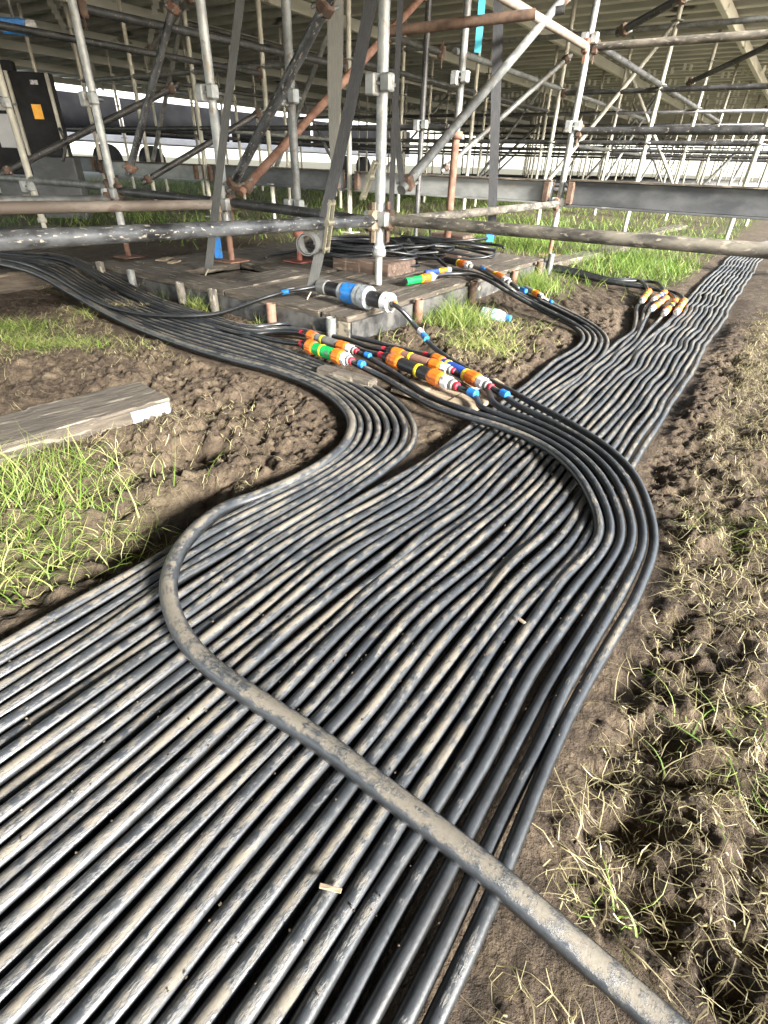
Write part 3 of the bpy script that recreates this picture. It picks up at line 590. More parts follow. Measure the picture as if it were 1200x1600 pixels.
ledger(p3(S1, .385), p3(pS2, .39), MUDT, 'grey muddy tube running back from the central post to the right-hand post', hm=RUSTD)
pm3, pm4 = P2(0, -3), P2(0, -4)
ledger(p3(pS4, .42), p3(pS3, .41), BLACKT, 'black tube left of the mat between two galvanised posts', hm=RUSTD)
ledger(p3(pS4, .44), p3(pm4, .44), GALVD, 'long grey tube low at the left edge behind the tan-brown one', hm=RUSTD)
ledger(p3(pS4 - D * 2.2, .40), p3(pS4, .37), GALVD, 'lowest thin grey tube at the far left, ending at the left-hand post', hm=RUSTD)
standard(pm3, hg(pm3), ZC + .02, PALE, 'pale post with a red band near the left edge', jack=PALE, collars=(.4, .9, 1.4))
rod('red_band', p3(pm3, 1.13), p3(pm3, 1.19), RT + .002, REDT, bpy.data.objects[[o.name for o in bpy.data.objects if o.get('label') == 'pale post with a red band near the left edge'][0]], 14)
standard(pm4, hg(pm4), ZC + .02, PALE, 'pale post at the extreme left in front of the black cabinet', jack=PALE, collars=(.4, .9, 1.4))
# upper ledgers
pz = lambda u, v, p: at(u, v, p[1])[2]
ledger(p3(pS4, 1.32), p3(P2(1, -2), 1.345), BLACKT, 'long black tube high on the left, sloping down to the right in the picture', hm=RUSTD)
ledger(p3(pm3, 1.33), p3(P2(1, -3), 1.34), BLACKT, 'dark tube high on the left below the longer black one', hm=RUSTD)
ledger(p3(pS2, 1.36), p3(pS2 + N * 2.2, 1.36), MUDT, 'muddy tube at the top right running right from the galvanised post', hm=RUSTD)
ledger(p3(pS2, 1.36), p3(pS2 - D * 2.3, 1.36), BROWNT, 'pinkish tan tube at the top right running towards the viewer', hm=RUST)
ledger(p3(pS2, .875), p3(pS2 + N * 2.4, .875), BLACKT, 'dark tube at mid height on the right, across the bright gap', hm=RUSTD)
ledger(p3(P2(2, -1), 1.36), p3(P2(2, 2), 1.36), BLACKT, 'dark tube at the upper right behind the galvanised post', hm=RUSTD)
ledger(at(585, 52, 3.9), at(852, 20, 3.7), RUSTD, 'rusty brown tube at the top centre with an open end', heads=False)
ledger(at(852, 20, 3.7), at(898, 12, 3.66), BLACKT, 'black scaffold spigot poking out of the rusty brown tube', r=.019, heads=False)
ledger(at(600, 55, 5.6), at(700, 85, 5.4), GALVD, 'short grey tube at the top centre behind the central post', hm=RUSTD)
# far ledgers
LABL = 'thin dark cross tube among the far scaffold rows'
for i in range(2, 15):
    for z in ((.42, 1.36) if i > 2 else (.42,)):
        a = P2(i, -7); b = P2(i, 1); sa, ta = to_st(a)
        if sa < SMIN + .2: a = a + N * (SMIN + .2 - sa)
        o = rod('scaffold_ledger', p3(a, z), p3(b, z), RT, BLACKT, None, 8); tag(o, LABL, 'scaffold tube', 'far scaffold cross tubes')
for j in range(-6, 2):
    for i in (3, 6, 9, 12):
        if (j * 3 + i) % 2: continue
        o = rod('scaffold_brace', p3(P2(i, j), .4), p3(P2(i + 1, j), 1.9 if (i + j) % 3 else 1.4), RT, GALVD if (i + j) % 3 else BLACKT, None, 8)
        tag(o, 'thin sloping brace among the far scaffold rows', 'scaffold brace', 'far scaffold braces')
for i, z, ja, jb, m in ((1, .9, -7, -1, BLACKT), (1, 1.4, -6, -2, GALVD), (2, .9, -6, 1, BLACKT), (2, 1.86, -7, 1, GALVD), (3, .9, -7, 1, BLACKT), (4, .9, -8, 1, BLACKT), (5, .9, -9, 1, BLACKT)):
    tag(rod('scaffold_ledger', p3(P2(i, ja), z), p3(P2(i, jb), z), RT, m, None, 10), LABL, 'scaffold tube', 'far scaffold cross tubes')
for j, i0, i1, z, m in ((-5, 1, 4, 1.4, BLACKT), (-4, 1, 3, .9, GALVD), (-4, 1, 5, 1.8, BLACKT), (-2, 1, 3, 1.4, BLACKT), (-1, 1, 4, 1.4, GALVD), (0, 1, 4, 1.4, BLACKT), (-1, 2, 5, .9, BLACKT), (-6, 1, 4, .9, BLACKT)):
    tag(rod('scaffold_ledger', p3(P2(i0, j), z), p3(P2(i1, j), z), RT, m, None, 10), 'dark tube running away from the viewer among the far rows', 'scaffold tube', 'far scaffold long tubes')
for i, j, dj, z0, z1 in ((1, -3, 1, .45, 1.9), (1, -5, 1, .45, 1.9), (2, -1, 1, .45, 1.9), (2, -4, -1, .45, 1.9), (3, 0, -1, .45, 1.9), (3, -3, 1, .45, 1.9), (4, -2, 1, .4, 1.9), (4, 0, 1, .4, 1.9), (5, -1, -1, .4, 1.9)):
    tag(rod('scaffold_brace', p3(P2(i, j), z0), p3(P2(i, j + dj), z1), RT, PALE if (i + j) % 2 else GALVD, None, 10), 'thin sloping brace among the far scaffold rows', 'scaffold brace', 'far scaffold braces')
# box beams on the second row
def beam(a, b, h, m, label):
    a = np.array(a, float); b = np.array(b, float); o = thing('box_beam', ((a + b) / 2) - np.array([0, 0, h / 2]), label, 'beam'); e = unit(b - a); L = float(np.linalg.norm(b - a))
    box('web', (a + b) / 2, e, L, .05, h - .028, m, o, bev=.004)
    for s in (-1, 1): box('flange', (a + b) / 2 + np.array([0, 0, s * (h / 2 - .007)]), e, L, .11, .014, m if s < 0 else WOODG, o, bev=.002)
    for q, s in ((a, 1), (b, -1)): box('end_bracket', q + e * s * .03, e, .05, .13, h * .82, RUSTD, o, bev=.006)
    return o
def bz(p, v_t, v_b, u): return (at(u, v_t, p[1])[2] + at(u, v_b, p[1])[2]) / 2, abs(at(u, v_t, p[1])[2] - at(u, v_b, p[1])[2])
beam(p3(pS2 + N * .06, .47), p3(pS2 + N * 3.2, .47), .19, STEELD, 'dark grey box beam across the right above the grass')
beam(p3(pS2 - N * .08, .47), p3(P2(1, -2) + N * .1, .47), .17, STEELG, 'pale galvanised box beam behind the central post')
beam(p3(P2(1, -2) - N * .1, .47), p3(P2(1, -4) + N * .1, .47), .18, STEELD, 'dark grey box beam behind the mat, left of the pale one')
beam(p3(P2(1, -4) - N * .1, .47), p3(P2(1, -6), .47), .17, STEELG, 'scuffed grey box beam at the left behind the crossing braces')
beam(p3(P2(1, -6) - N * .1, .50), p3(P2(1, -8.4), .50), .18, STEELD, 'long dark box beam at the far left under the black cabinet')
# braces
def brace(a, b, m, label, r=RT, ends=RUSTD):
    a = np.array(a); b = np.array(b); o = thing('scaffold_brace', (*((a + b) / 2)[:2], min(a[2], b[2])), label, 'scaffold brace'); e = unit(b - a); rod('tube', a, b, r, m, o, 16)
    for q, s in ((a, 1), (b, -1)):
        c = q + e * s * .06; k = box('coupler', c, e, .055, .066, .066, ends, o, bev=.012); sd2 = np.cross(e, (0, 0, 1)); sd2 = unit(sd2)
        for f in (-1, 1): rod('bolt', c + np.array([0, 0, .022 * f]) - sd2 * .055, c + np.array([0, 0, .022 * f]) + sd2 * .055, .007, GALVD, k, 6)
    return o
brace(onplane(627, 297, S1, pS2), onplane(885, -8, S1, pS2), GALVD, 'pale grey diagonal brace rising right from the foot of the central post')
brace(onplane(358, 300, pS3 + N * .02, S1), onplane(520, -12, pS3, S1), CHIP, 'black paint-flaked diagonal brace left of centre')
brace(onplane(375, 302, pS3, pS6), onplane(668, -14, pS3, pS6), RUST, 'rust-orange diagonal brace rising right behind the straps')
brace(at(690, 268, 6.4), at(893, 85, 6.6), GALVD, 'darker diagonal brace behind the pale grey one')
brace(at(2, 272, 4.9), at(278, 133, 5.4), BLACKT, 'black brace crossing in front of the black cabinet')
brace(at(222, 286, 5.2), at(412, 172, 5.7), BLACKT, 'black brace crossing behind the left galvanised post on the mat')
brace(at(200, 275, 4.5), at(275, -5, 4.4), CHIP, 'steep paint-flaked black brace near the upper left', ends=RUST)
brace(at(965, 52, 5.1), at(1080, -12, 4.6), BLACKT, 'black brace at the top right above the muddy tube')
brace(at(1075, 130, 7.2), at(1215, 65, 6.0), BLACKT, 'thin black brace slanting up to the right edge')
brace(at(232, 82, 7.0), at(300, -8, 6.4), GALVD, 'short grey brace under the deck at the upper left')
brace(at(520, 150, 7.5), at(600, 60, 7.0), BLACKT, 'short black brace behind the pale hanging strap')

# ================================================================== TIMBER MAT
eL = unit(g(190, 412, FP)[:2] - MF); eR = D.copy(); eLn = -N.copy()
MW, ML = 1.78, 2.32           # along -N and along D
def mp(a, b, z): p = MF + eLn * a + eR * b; return np.array([p[0], p[1], z])
tm = thing('timber_mat', mp(MW / 2, ML / 2, 0), 'low timber-topped ground mat with steel sides under the scaffold', 'ground mat')
def board(a0, a1, b0, b1, m, along, zt=FP, th=.035, nm='board', seed=0):
    if along == 'b': return box(nm, mp((a0 + a1) / 2, (b0 + b1) / 2, zt - th / 2), D, b1 - b0, a1 - a0, th, m, tm, bev=.005, rough=.0025, seed=seed)
    return box(nm, mp((a0 + a1) / 2, (b0 + b1) / 2, zt - th / 2), N, a1 - a0, b1 - b0, th, m, tm, bev=.005, rough=.0025, seed=seed)
b = .0; widths = [.15, .2, .19, .17]
a = .004
for q, w in enumerate(widths): board(a, a + w - .007, .18 if q else .0, ML - random.uniform(0, .05), WOOD, 'b', zt=FP + random.uniform(-.004, .003), seed=q); a += w
board(.16, .75, .004, .172, WOOD, 'a', seed=9)
board(.756, MW - .003, .004, .20, WOODG, 'a', seed=10)                       # front rail left
board(.756, 1.0, .207, .62, WOODG, 'b', seed=11); board(1.32, MW - .003, .207, .62, WOODG, 'b', seed=12)   # hole between
board(.756, MW - .003, .63, 1.15, WOODG, 'a', seed=13); board(.756, MW - .003, 1.157, 1.7, WOODG, 'a', seed=14); board(.756, MW - .003, 1.707, ML, WOODG, 'a', seed=15)
box('hole_lining', mp(1.0, .415, .03), D, .40, .02, .06, WOODG, tm); box('hole_lining', mp(1.31, .415, .03), D, .40, .02, .06, WOODG, tm); box('hole_lining', mp(1.16, .612, .03), N, .28, .02, .06, WOODG, tm)
for (c, e, L) in ((mp(MW / 2, -.012, FP / 2 - .028), N, MW + .03), (mp(-.012, ML / 2, FP / 2 - .028), D, ML), (mp(MW / 2, ML + .012, FP / 2 - .028), N, MW), (mp(MW + .012, ML / 2, FP / 2 - .028), D, ML)):
    box('side_plate', c, e, L, .012, FP + .014, MATSIDE, tm, bev=.002)
def stub(p, m, h, r=.021, lean=0): rod('tube_stub', p, p + np.array([lean, 0, h]), r, m, tm, 14, hollow=True)
for a_, m_, h_ in ((.06, GALVD, .10), (.40, RUST, .105), (.78, MUDT, .115), (1.02, MUDT, .115), (1.42, GALVD, .125), (1.70, MUDT, .135)): stub(mp(a_, -.042, -.015), m_, h_ + .01)
for b_, m_, h_ in ((.48, RUST, .115), (1.05, RUSTD, .12), (1.62, RUST, .11), (2.05, RUSTD, .12), (2.26, GALVD, .15)): stub(mp(-.042, b_, -.015), m_, h_)
# packing timbers on the mat
def timber(name, c, e, L, W, H, m, label, cat='timber', seed=0, up=(0, 0, 1)):
    o = box(name, c, e, L, W, H, m, None, up=up, bev=.006, rough=.003, seed=seed); return tag(o, label, cat)
c = (g(590, 425, FP + .05)); 
timber('timber_block', np.array([*MF, 0]) * 0 + g(585, 411, FP + .045) + np.array([-.005, .06, -.015 + 0]), N, .40, .28, .072, WOODR, 'thick red-brown timber block under the central post', seed=3)
timber('timber_block', g(706, 372, FP + .04), N, .30, .2, .072, WOODR, 'dark timber packer under the rust-orange jack', seed=4)
timber('timber_block', g(690, 398, FP + .026), N, .34, .16, .05, WOODR, 'flat timber packer behind the thick block on the mat', seed=5)
timber('wood_offcut', g(258, 405, FP + .008), unit(g(270, 400, 0) - g(240, 408, 0)), .13, .05, .006, WOODP, 'small pale wood offcut lying left on the mat', cat='wood offcut', seed=6)
timber('wood_offcut', g(272, 409, FP + .008), unit(g(285, 405, 0) - g(262, 411, 0)), .09, .04, .006, WOODP, 'smaller pale offcut right beside the other on the mat', cat='wood offcut', seed=7)
# sleepers and planks on the ground
def lying(name, pa, pb, W, H, z, m, label, side=1, seed=0, cat='plank', rough=.003, roll=0):
    a = g(*pa, z); b_ = g(*pb, z); e = unit(b_ - a); y = np.cross((0, 0, 1), e)
    c = (a + b_) / 2 + y * side * W / 2 - np.array([0, 0, H / 2]); up = np.array([0, 0, 1]) + y * roll
    o = box(name, c, e, float(np.linalg.norm(b_ - a)), W, H, m, None, up=up, bev=.006, rough=rough, seed=seed); return tag(o, label, cat)
lying('plank', (-160, 742), (268, 622), .20, .042, .046, WOODG, 'thick weathered plank lying in the mud at the left edge', 1, 21); plank0 = bpy.data.objects['plank']; pA_, pB_ = g(-160, 742, .046), g(268, 622, .046); pe_ = unit(pB_ - pA_); py_ = np.cross((0, 0, 1), pe_); pl_ = float(np.linalg.norm(pB_ - pA_))
def on_plank(nm, f0, f1, m, dy): o = box(nm, pA_ + pe_ * pl_ * (f0 + f1) / 2 - py_ * dy - np.array([0, 0, .0225]), pe_, pl_ * (f1 - f0), .003, .034, m, None, bev=.001); o.parent = plank0; o.matrix_parent_inverse = plank0.matrix_world.inverted() if False else mtx(plank0.location, np.array(plank0.rotation_euler.to_matrix())).inverted()
on_plank('sawn_edge', .02, .985, WOOD, .003); on_plank('painted_end', .80, .98, plast('pale_blue_paint', (.24, .28, .31)), .0052)
lying('plank', (-160, 765), (175, 668), .15, .02, .012, WOODP, 'paler thin board half buried under the thick plank', 1, 22)
lying('sleeper', (-120, 437), (192, 412), .16, .11, .10, WOOD, 'round-edged timber sleeper under the cables at the left', 1, 23, 'sleeper')
lying('plank', (862, 412), (985, 385), .16, .04, .05, WOODG, 'grey board lying beyond the right corner of the mat', 1, 24)
lying('plank', (985, 372), (1075, 352), .16, .04, .05, WOODG, 'grey board lying in the grass under the dark beam', 1, 25)
lying('plank', (-20, 362), (95, 352), .16, .05, .06, WOODG, 'grey board in the grass behind the left tubes', 1, 26)
lying('wood_offcut', (493, 574), (578, 596), .05, .042, .038, WOODG, 'grey wood offcut under the green connector', 1, 27, 'wood offcut')
lying('wood_offcut', (610, 606), (735, 644), .12, .014, .02, WOODP, 'thin pale board under the black and blue connectors', 1, 28, 'wood offcut')
lying('wood_offcut', (735, 606), (790, 600), .06, .012, .016, WOODP, 'small pale board end under the blue connector', 1, 29, 'wood offcut')

# ================================================================== CABLES (objects)
for P, r, m, lab, grp in CABLES:
    zmin = P[:, 2].min(); cable_obj('power_cable', P, r, m, None, 10, lab, 'cable', grp)

# ================================================================== CONNECTORS
def collar_mesh(L, r, m):
    k = ('collar', round(L, 4), round(r, 4), m.name)
    if k in _cache: return _cache[k]
    n = 36; V = []; Fs = []; ths = np.linspace(0, 2 * math.pi, n, endpoint=False); prof = [(0, .86), (L * .12, .98), (L * .2, 1.0), (L * .85, 1.0), (L, .9)]
    for x, k_ in prof:
        for q, a in enumerate(ths): rr = r * k_ * (1.02 if q % 3 else .975); V.append((x, rr * math.cos(a), rr * math.sin(a)))
    for i_ in range(len(prof) - 1):
        for q in range(n): q2 = (q + 1) % n; Fs.append((i_ * n + q, (i_ + 1) * n + q, (i_ + 1) * n + q2, i_ * n + q2))
    me_ = bpy.data.meshes.new('collar'); me_.from_pydata(V, [], Fs + [tuple(range(n)), tuple(range(4 * n, 5 * n))[::-1]]); me_.materials.append(m); _cache[k] = me_; return me_
def connector(name, a, b, r, seq, label, group, cat='connector'):
    """seq: list of (part name, start, end (fractions of a..b), radius factor, material)"""
    a = np.array(a); b = np.array(b); o = thing(name, (*((a + b) / 2)[:2], min(a[2], b[2]) - r), label, cat, group); L = float(np.linalg.norm(b - a)); e = unit(b - a)
    for nm, f0, f1, k, m in seq:
        l0 = (f1 - f0) * L; rr = r * k; ch = min(.004, l0 * .2); hexa = nm == 'gland_nut'; rib = nm == 'collar'
        link(nm, lathe_mesh([(0, rr - ch), (ch, rr), (l0 - ch, rr), (l0, rr - ch)], 8 if hexa else 18, m) if not rib else collar_mesh(l0, rr, m), m, o, mtx(a + e * f0 * L, frame(e)))
    return o
def pair(c1, c2, z, r, bodym, label, first=True, yel=(.34,), yend=False):
    a = g(*c1, z); b = g(*c2, z)
    seq = [('heat_shrink', -.20, -.08, .50, REDT), ('rear_gland', -.08, .02, .78, BLACKP), ('collar', .02, .22, 1.05, ORANGE), ('body', .22, .72, .92, bodym), ('collar', .72, .92, 1.07, ORANGE), ('gland_nut', .92, 1.04, .95, WHITE), ('gland_ring', 1.04, 1.10, .75, GREYP), ('heat_shrink', 1.10, 1.16, .55, REDT), ('tape_band', 1.30, 1.42, .56, BLUET)]
    for y in yel: seq.append(('identification_ring', y, y + .06, .97, YELLOW))
    return connector('power_connector', a, b, r, seq, label, 'mated power connectors near the mat')
pair((481, 523), (548, 546), .052, .019, GREYP, 'grey in-line connector with orange collars, beside the platform edge')
pair((480, 540), (541, 561), .052, .024, GREEN, 'bright green in-line connector with orange collars', yel=(.38, .70))
pair((612, 549), (697, 576), .055, .018, BROWN, 'brown in-line connector with orange collars behind the black one')
pair((608, 560), (700, 598), .052, .0235, BLACKP, 'black in-line connector with orange collars, nearest the viewer', yel=(.50,))
pair((676, 560), (755, 599), .052, .0215, BLUE, 'long blue in-line connector with orange collars', yel=(.30, .66))
def plug(c1, c2, z, r, bodym, label, z2=None):
    a = g(*c1, z); b = g(*c2, z2 or z); connector('power_connector', a, b, r, [('body', 0, .52, .9, bodym), ('socket_mouth', -.012, .0, .72, BLACKP), ('identification_ring', .52, .58, .98, YELLOW), ('collar', .58, .86, 1.05, ORANGE), ('gland_nut', .86, 1.0, 1.0, WHITE), ('gland_ring', 1.0, 1.08, .7, GREYP), ('tape_band', 1.45, 1.62, .52, BLUET)], label, 'loose plugs on the mat')
plug((634, 440), (677, 432), .125, .021, GREEN, 'loose green plug with orange collar lying on the mat')
plug((664, 426), (704, 421), .122, .014, BLUE, 'small loose blue plug behind the green one')
plug((697, 406), (734, 415), .145, .021, BLACKP, 'loose black plug with orange collar at the back of the mat')
plug((753, 419), (793, 440), .140, .021, PINK, 'tan-brown plug with orange collar hanging over the mat edge', .13)
plug((820, 449), (846, 463), .11, .014, GREYP, 'small orange-collared plug hanging off the right side of the mat', .095)
for i in range(5):
    (a, b_), (m, cn) = FARC[i], FC_COL[i]
    connector('power_connector', g(*a, .042), g(*b_, .042), .0175, [('collar', 0, .22, 1.05, ORANGE), ('body', .22, .68, .92, m), ('identification_ring', .40, .48, .97, YELLOW), ('collar', .68, .88, 1.07, ORANGE), ('gland_nut', .88, 1.0, .95, WHITE), ('gland_ring', 1.0, 1.1, .7, GREYP)], '%s in-line connector in the far cluster beside the run' % cn, 'far connector cluster')
# big round CEE plug and socket
A = g(500, 447, .155); B = g(612, 474, .150); L = float(np.linalg.norm(B - A))
connector('industrial_plug', A, B, .042, [('cable_gland', -.10, .02, .35, BLACKP), ('rear_ring', .0, .13, .80, GREYP), ('grip_sleeve', .13, .32, .70, BLACKP), ('locking_ring', .32, .38, .92, CLEARG), ('locking_ring', .38, .55, 1.0, CEEBLUE), ('flange', .55, .62, 1.08, CLEARG), ('flange', .62, .72, 1.14, CLEARG), ('grip_sleeve', .72, .90, .76, BLACKP), ('end_nut', .90, 1.0, .92, WHITE), ('end_nut', 1.0, 1.02, .68, GREYP), ('cable_gland', 1.02, 1.05, .32, ORANGE)], 'big round black plug with blue ring lying on the mat corner', None, 'plug')
def tape(u, v, z, e, r, m, label):
    p = g(u, v, z); o = rod('cable_tape', p - unit(e) * .016, p + unit(e) * .016, r, m, None, 12); tag(o, label, 'tape')
tape(446, 456, .138, g(470, 452, .15) - g(440, 457, .135), .0105, BLUET, 'blue tape wrapped round the thin cable left of the round plug')
tape(455, 454, .143, g(470, 452, .15) - g(440, 457, .135), .0100, WHITE, 'white label tape next to the blue one on the thin cable')
tape(664, 526, .06, g(680, 545, .035) - g(648, 508, .08), .0122, BLUET, 'blue tape on the cable hanging down from the round plug')
tape(658, 519, .068, g(680, 545, .035) - g(648, 508, .08), .0118, WHITE, 'white tape above the blue one on the hanging cable')

# ================================================================== STRAPS AND RATCHETS
def strap(pts, W, m, label, wd=(1, 0, 0), wlist=None, parent=None, cat='strap'):
    P = catmull(pts, .05); o = thing('ratchet_strap', (P[-1][0], P[-1][1], P[:, 2].min()), label, cat)
    ribbon('webbing', P, W if wlist is None else np.interp(np.linspace(0, 1, len(P)), np.linspace(0, 1, len(wlist)), wlist), wd, m, o); return o
hook_n = 0
def hook(o, p):
    Q = catmull([p, p + np.array([-.015, -.012, -.025]), p + np.array([-.02, -.022, -.055]), p + np.array([.012, -.024, -.072]), p + np.array([.02, -.022, -.05])], .008)
    V, Fc, uv = tube_arrays(Q, .0042, 8); me_ = mesh_np('hook', V - np.array(p), Fc, True); link('hook', me_, ZINC, o, Matrix.Translation(Vector(p)))
pe = mp(1.28, -.02, FP + .035)
o = strap([at(378, -20, 3.45), at(350, 210, 3.33), np.array(g(326, 420, FP + .03))], .045, WEB, 'grey webbing strap from the deck down to the left side of the mat', wd=(1, -.2, 0)); hook(o, g(326, 420, FP + .03))
o = strap([at(585, -25, 2.75), at(545, 175, 2.62), at(512, 320, 2.52), at(505, 345, 2.50)], .05, WEBD, 'dark wide webbing strap running down to the ratchet left of the central post', wd=(1, -.15, 0))
o = strap([at(505, 345, 2.50), at(500, 390, 2.46), g(486, 455, FP + .03)], .046, WEB, 'grey webbing tail from the ratchet to the front of the mat', wd=(1, -.15, 0)); hook(o, g(486, 456, FP + .03))
strap([at(524, -10, 3.3), at(524, 80, 3.3), at(522, 190, 3.3), at(521, 300, 3.3)], .06, WEBL, 'pale webbing strap hanging and tapering behind the dark one', wlist=[.075, .075, .05, .012])
strap([at(780, -20, 4.3), at(775, 150, 4.3), at(769, 335, 4.3), at(767, 372, 4.3)], .062, WEBD, 'dark vertical strap with a blue tag, right of the rust-orange jack', wd=(1, -.3, 0))
strap([at(755, -20, 4.2), at(750, 40, 4.2), at(746, 82, 4.2)], .04, WEBT, 'turquoise strap end hanging at the top centre', wd=(1, -.3, 0))
strap([at(627, -20, 3.05), at(622, 80, 3.02), at(616, 200, 2.98), at(611, 330, 2.95)], .026, WEBD, 'narrow dark strap running down close behind the central post')
strap([at(617, 150, 3.1), at(622, 230, 3.05), at(630, 300, 3.0)], .03, WEBD, 'black strap tail beside the foot of the pale diagonal brace')
def tagobj(u, v, y, w, h, m, label, cat='tag'): o = box('plastic_tag', at(u, v, y), (1, 0, 0), w, .004, h, m, None, bev=.001); tag(o, label, cat)
tagobj(340, 386, 3.38, .045, .12, CEEBLUE, 'blue tag hanging at the jack of the left post on the mat')
tagobj(766, 369, 4.25, .055, .075, CEEBLUE, 'blue tag at the lower end of the dark vertical strap')
def ratchet(a, b, y, label):
    A = at(*a, y); B = at(*b, y); e = unit(B - A); L = float(np.linalg.norm(B - A)); o = thing('ratchet', (*((A + B) / 2)[:2], B[2]), label, 'ratchet'); side = np.array([.45, .9, 0]); up = np.cross(e, side)
    for s in (-1, 1): box('side_plate', (A + B) / 2 + side * s * .016, e, L, .014, .004, ZINC, o, up=side, bev=.001)
    for f in (.08, .42, .92): rod('axle', A + e * L * f - side * .022, A + e * L * f + side * .022, .007 if f != .42 else .013, ZINC, o, 10)
    return o
ratchet((588, 250), (566, 312), 2.78, 'yellowish ratchet buckle hanging left of the central post')
ratchet((519, 312), (509, 395), 2.42, 'yellowish ratchet buckle above the coiled strap')
c0 = at(483, 381, 2.40); th = np.linspace(0, 5.2 * math.pi, 90); rad = .030 + .0007 * th + .0018 * np.sin(th * 1.3)
Pc = np.stack([c0[0] + rad * np.cos(th), np.full_like(th, c0[1]), c0[2] + rad * np.sin(th) * 1.05], 1)
V, Fs = ribbon_mesh(Pc, .05, np.array([0.25, .97, 0]), .003); me_ = mesh_np('coil', V - c0, Fs, False); tag(link('strap_coil', me_, WEB, None, Matrix.Translation(Vector(c0))), 'rolled-up grey webbing hanging from the near left tube', 'strap')
tie = rod('cable_tie', p3(S1, .275), p3(S1, .286), .029, WHITE, None, 14); tag(tie, 'white cable tie round the foot of the central post', 'cable tie')
# ================================================================== LOOSE CABLE PILE ON THE MAT
def pile(c, rx, ry, loops_, r, label, seed, z0, tilt=.3, rise=.03):
    rr = random.Random(seed); pts = []; th = np.linspace(0, loops_ * 2 * math.pi, int(loops_ * 36)); a = rr.uniform(0, 6)
    X = (rx + .05 * np.sin(th * .37 + a)) * np.cos(th) * (1 + .12 * np.sin(th * .23)); Y = (ry + .04 * np.sin(th * .29 + a)) * np.sin(th) * (1 + .1 * np.cos(th * .31)); Z = z0 + r + rise * (1 + np.sin(th * .77 + a)) * .8 + rise * .9 * th / th.max()
    ca, sa = math.cos(tilt), math.sin(tilt); P = np.stack([c[0] + X * ca - Y * sa, c[1] + X * sa + Y * ca, Z], 1)
    return cable_obj('cable_coil', smooth_path(P, 3), r, CABLE_CLEAN, None, 8, label, 'cable coil', 'cable pile behind the central post')
pile(g(560, 392, FP + .08), .30, .17, 9, .008, 'tangled coil of thin black cable behind the central post', 2, FP + .01, -.3, .05)
pile(g(610, 385, FP + .08), .36, .16, 7, .009, 'wider coil of black cable spilling right behind the timber block', 5, FP + .015, -.1, .04)
pile(g(700, 388, FP + .09), .30, .14, 4, .008, 'loose loops of black cable reaching over the right of the mat', 8, FP + .03, -.35, .05)
P = catmull([g(415, 403, FP + .02), g(425, 398, FP + .02), g(450, 394, FP + .02), g(480, 386, FP + .03), g(520, 380, FP + .06)], .02); cable_obj('cable_end', P, .009, CABLE_CLEAN, None, 8, 'single cable tail poking left from the pile across the mat', 'cable')
P = catmull([g(560, 398, FP + .06), g(625, 398, FP + .075), g(668, 380, FP + .10), g(672, 355, FP + .15)], .02); cable_obj('cable_end', P, .008, CABLE, None, 8, 'grey-looking cable curling up at the right of the pile', 'cable')
P = catmull([g(655, 388, FP + .07), g(680, 402, FP + .05), g(692, 412, FP + .03), g(700, 418, FP + .02)], .02); cable_obj('cable_end', P, .010, CABLE_CLEAN, None, 8, 'short black cable dropping from the pile to the small blue plug', 'cable')
# ================================================================== BOTTLE
A = g(753, 489, .034); B = g(798, 498, .030); e = unit(B - A); L = float(np.linalg.norm(B - A)); bo = thing('water_bottle', ((A + B) / 2) - np.array([0, 0, .03]), 'clear plastic water bottle with blue cap lying in the grass', 'bottle')
link('body', lathe_mesh([(0, .002), (.0, .024), (.006, .030), (.04 * L / .15, .030), (.05 * L / .15, .0275), (.06 * L / .15, .030), (L * .62, .030), (L * .78, .022), (L * .86, .0135), (L * .9, .013)], 20, BOTTLE), BOTTLE, bo, mtx(A, frame(e)))
link('label', lathe_mesh([(L * .40, .0306), (L * .58, .0306)], 20, MATS['clear_plastic'] and plast('pale_green_label', (.45, .72, .62))), None, bo, mtx(A, frame(e)))
link('cap', lathe_mesh([(L * .87, .0155), (L * .99, .0155), (L, .013)], 16, CEEBLUE), CEEBLUE, bo, mtx(A, frame(e)))

# ================================================================== LEFT BACKGROUND
pc = at(62, 190, 6.6); zb, zt = at(75, 244, 6.6)[2], at(45, 112, 6.6)[2]
cb = thing('cabinet', (pc[0], pc[1], zb), 'tall black equipment cabinet with an orange sticker at the left', 'cabinet')
W_c = .40; ex = unit(np.array([1, .12, 0])); ey = np.cross((0, 0, 1), ex)
box('body', (pc[0], pc[1] + .05, (zb + zt) / 2), ex, W_c, .1, zt - zb, CABINET, cb, bev=.008)
for s in (-1, 1): box('corner_trim', np.array([pc[0], pc[1] - .01, (zb + zt) / 2]) + ex * s * (W_c / 2 - .012), (0, 0, 1), zt - zb, .03, .03, PALE, cb, up=ey, bev=.003)
box('sticker', np.array([pc[0] - .01, pc[1] - .006, (zb + zt) / 2 + .03]) + ex * .02, ex, .09, .006, .12, STICK, cb, bev=0)
box('label_plate', np.array([pc[0], pc[1] - .006, zt - .08]) + ex * .05, ex, .07, .006, .035, WHITE, cb, bev=0)
box('plinth', (pc[0], pc[1] + .10, zb / 2), ex, W_c + .05, .2, zb - .004, STEELD, cb, bev=.01)
pc2 = at(8, 170, 6.9); cb2 = thing('cabinet', (pc2[0], pc2[1], .4), 'dark cabinet with two pale window panels at the extreme left edge', 'cabinet')
box('body', (pc2[0] - .1, pc2[1] + .1, .9), ex, .5, .1, 1.0, CABINET, cb2, bev=.01); box('window_panel', (pc2[0] - .06, pc2[1] + .04, 1.2), ex, .22, .012, .2, PALEG, cb2); box('window_panel', (pc2[0] - .06, pc2[1] + .04, .8), ex, .24, .012, .3, PALEG, cb2)
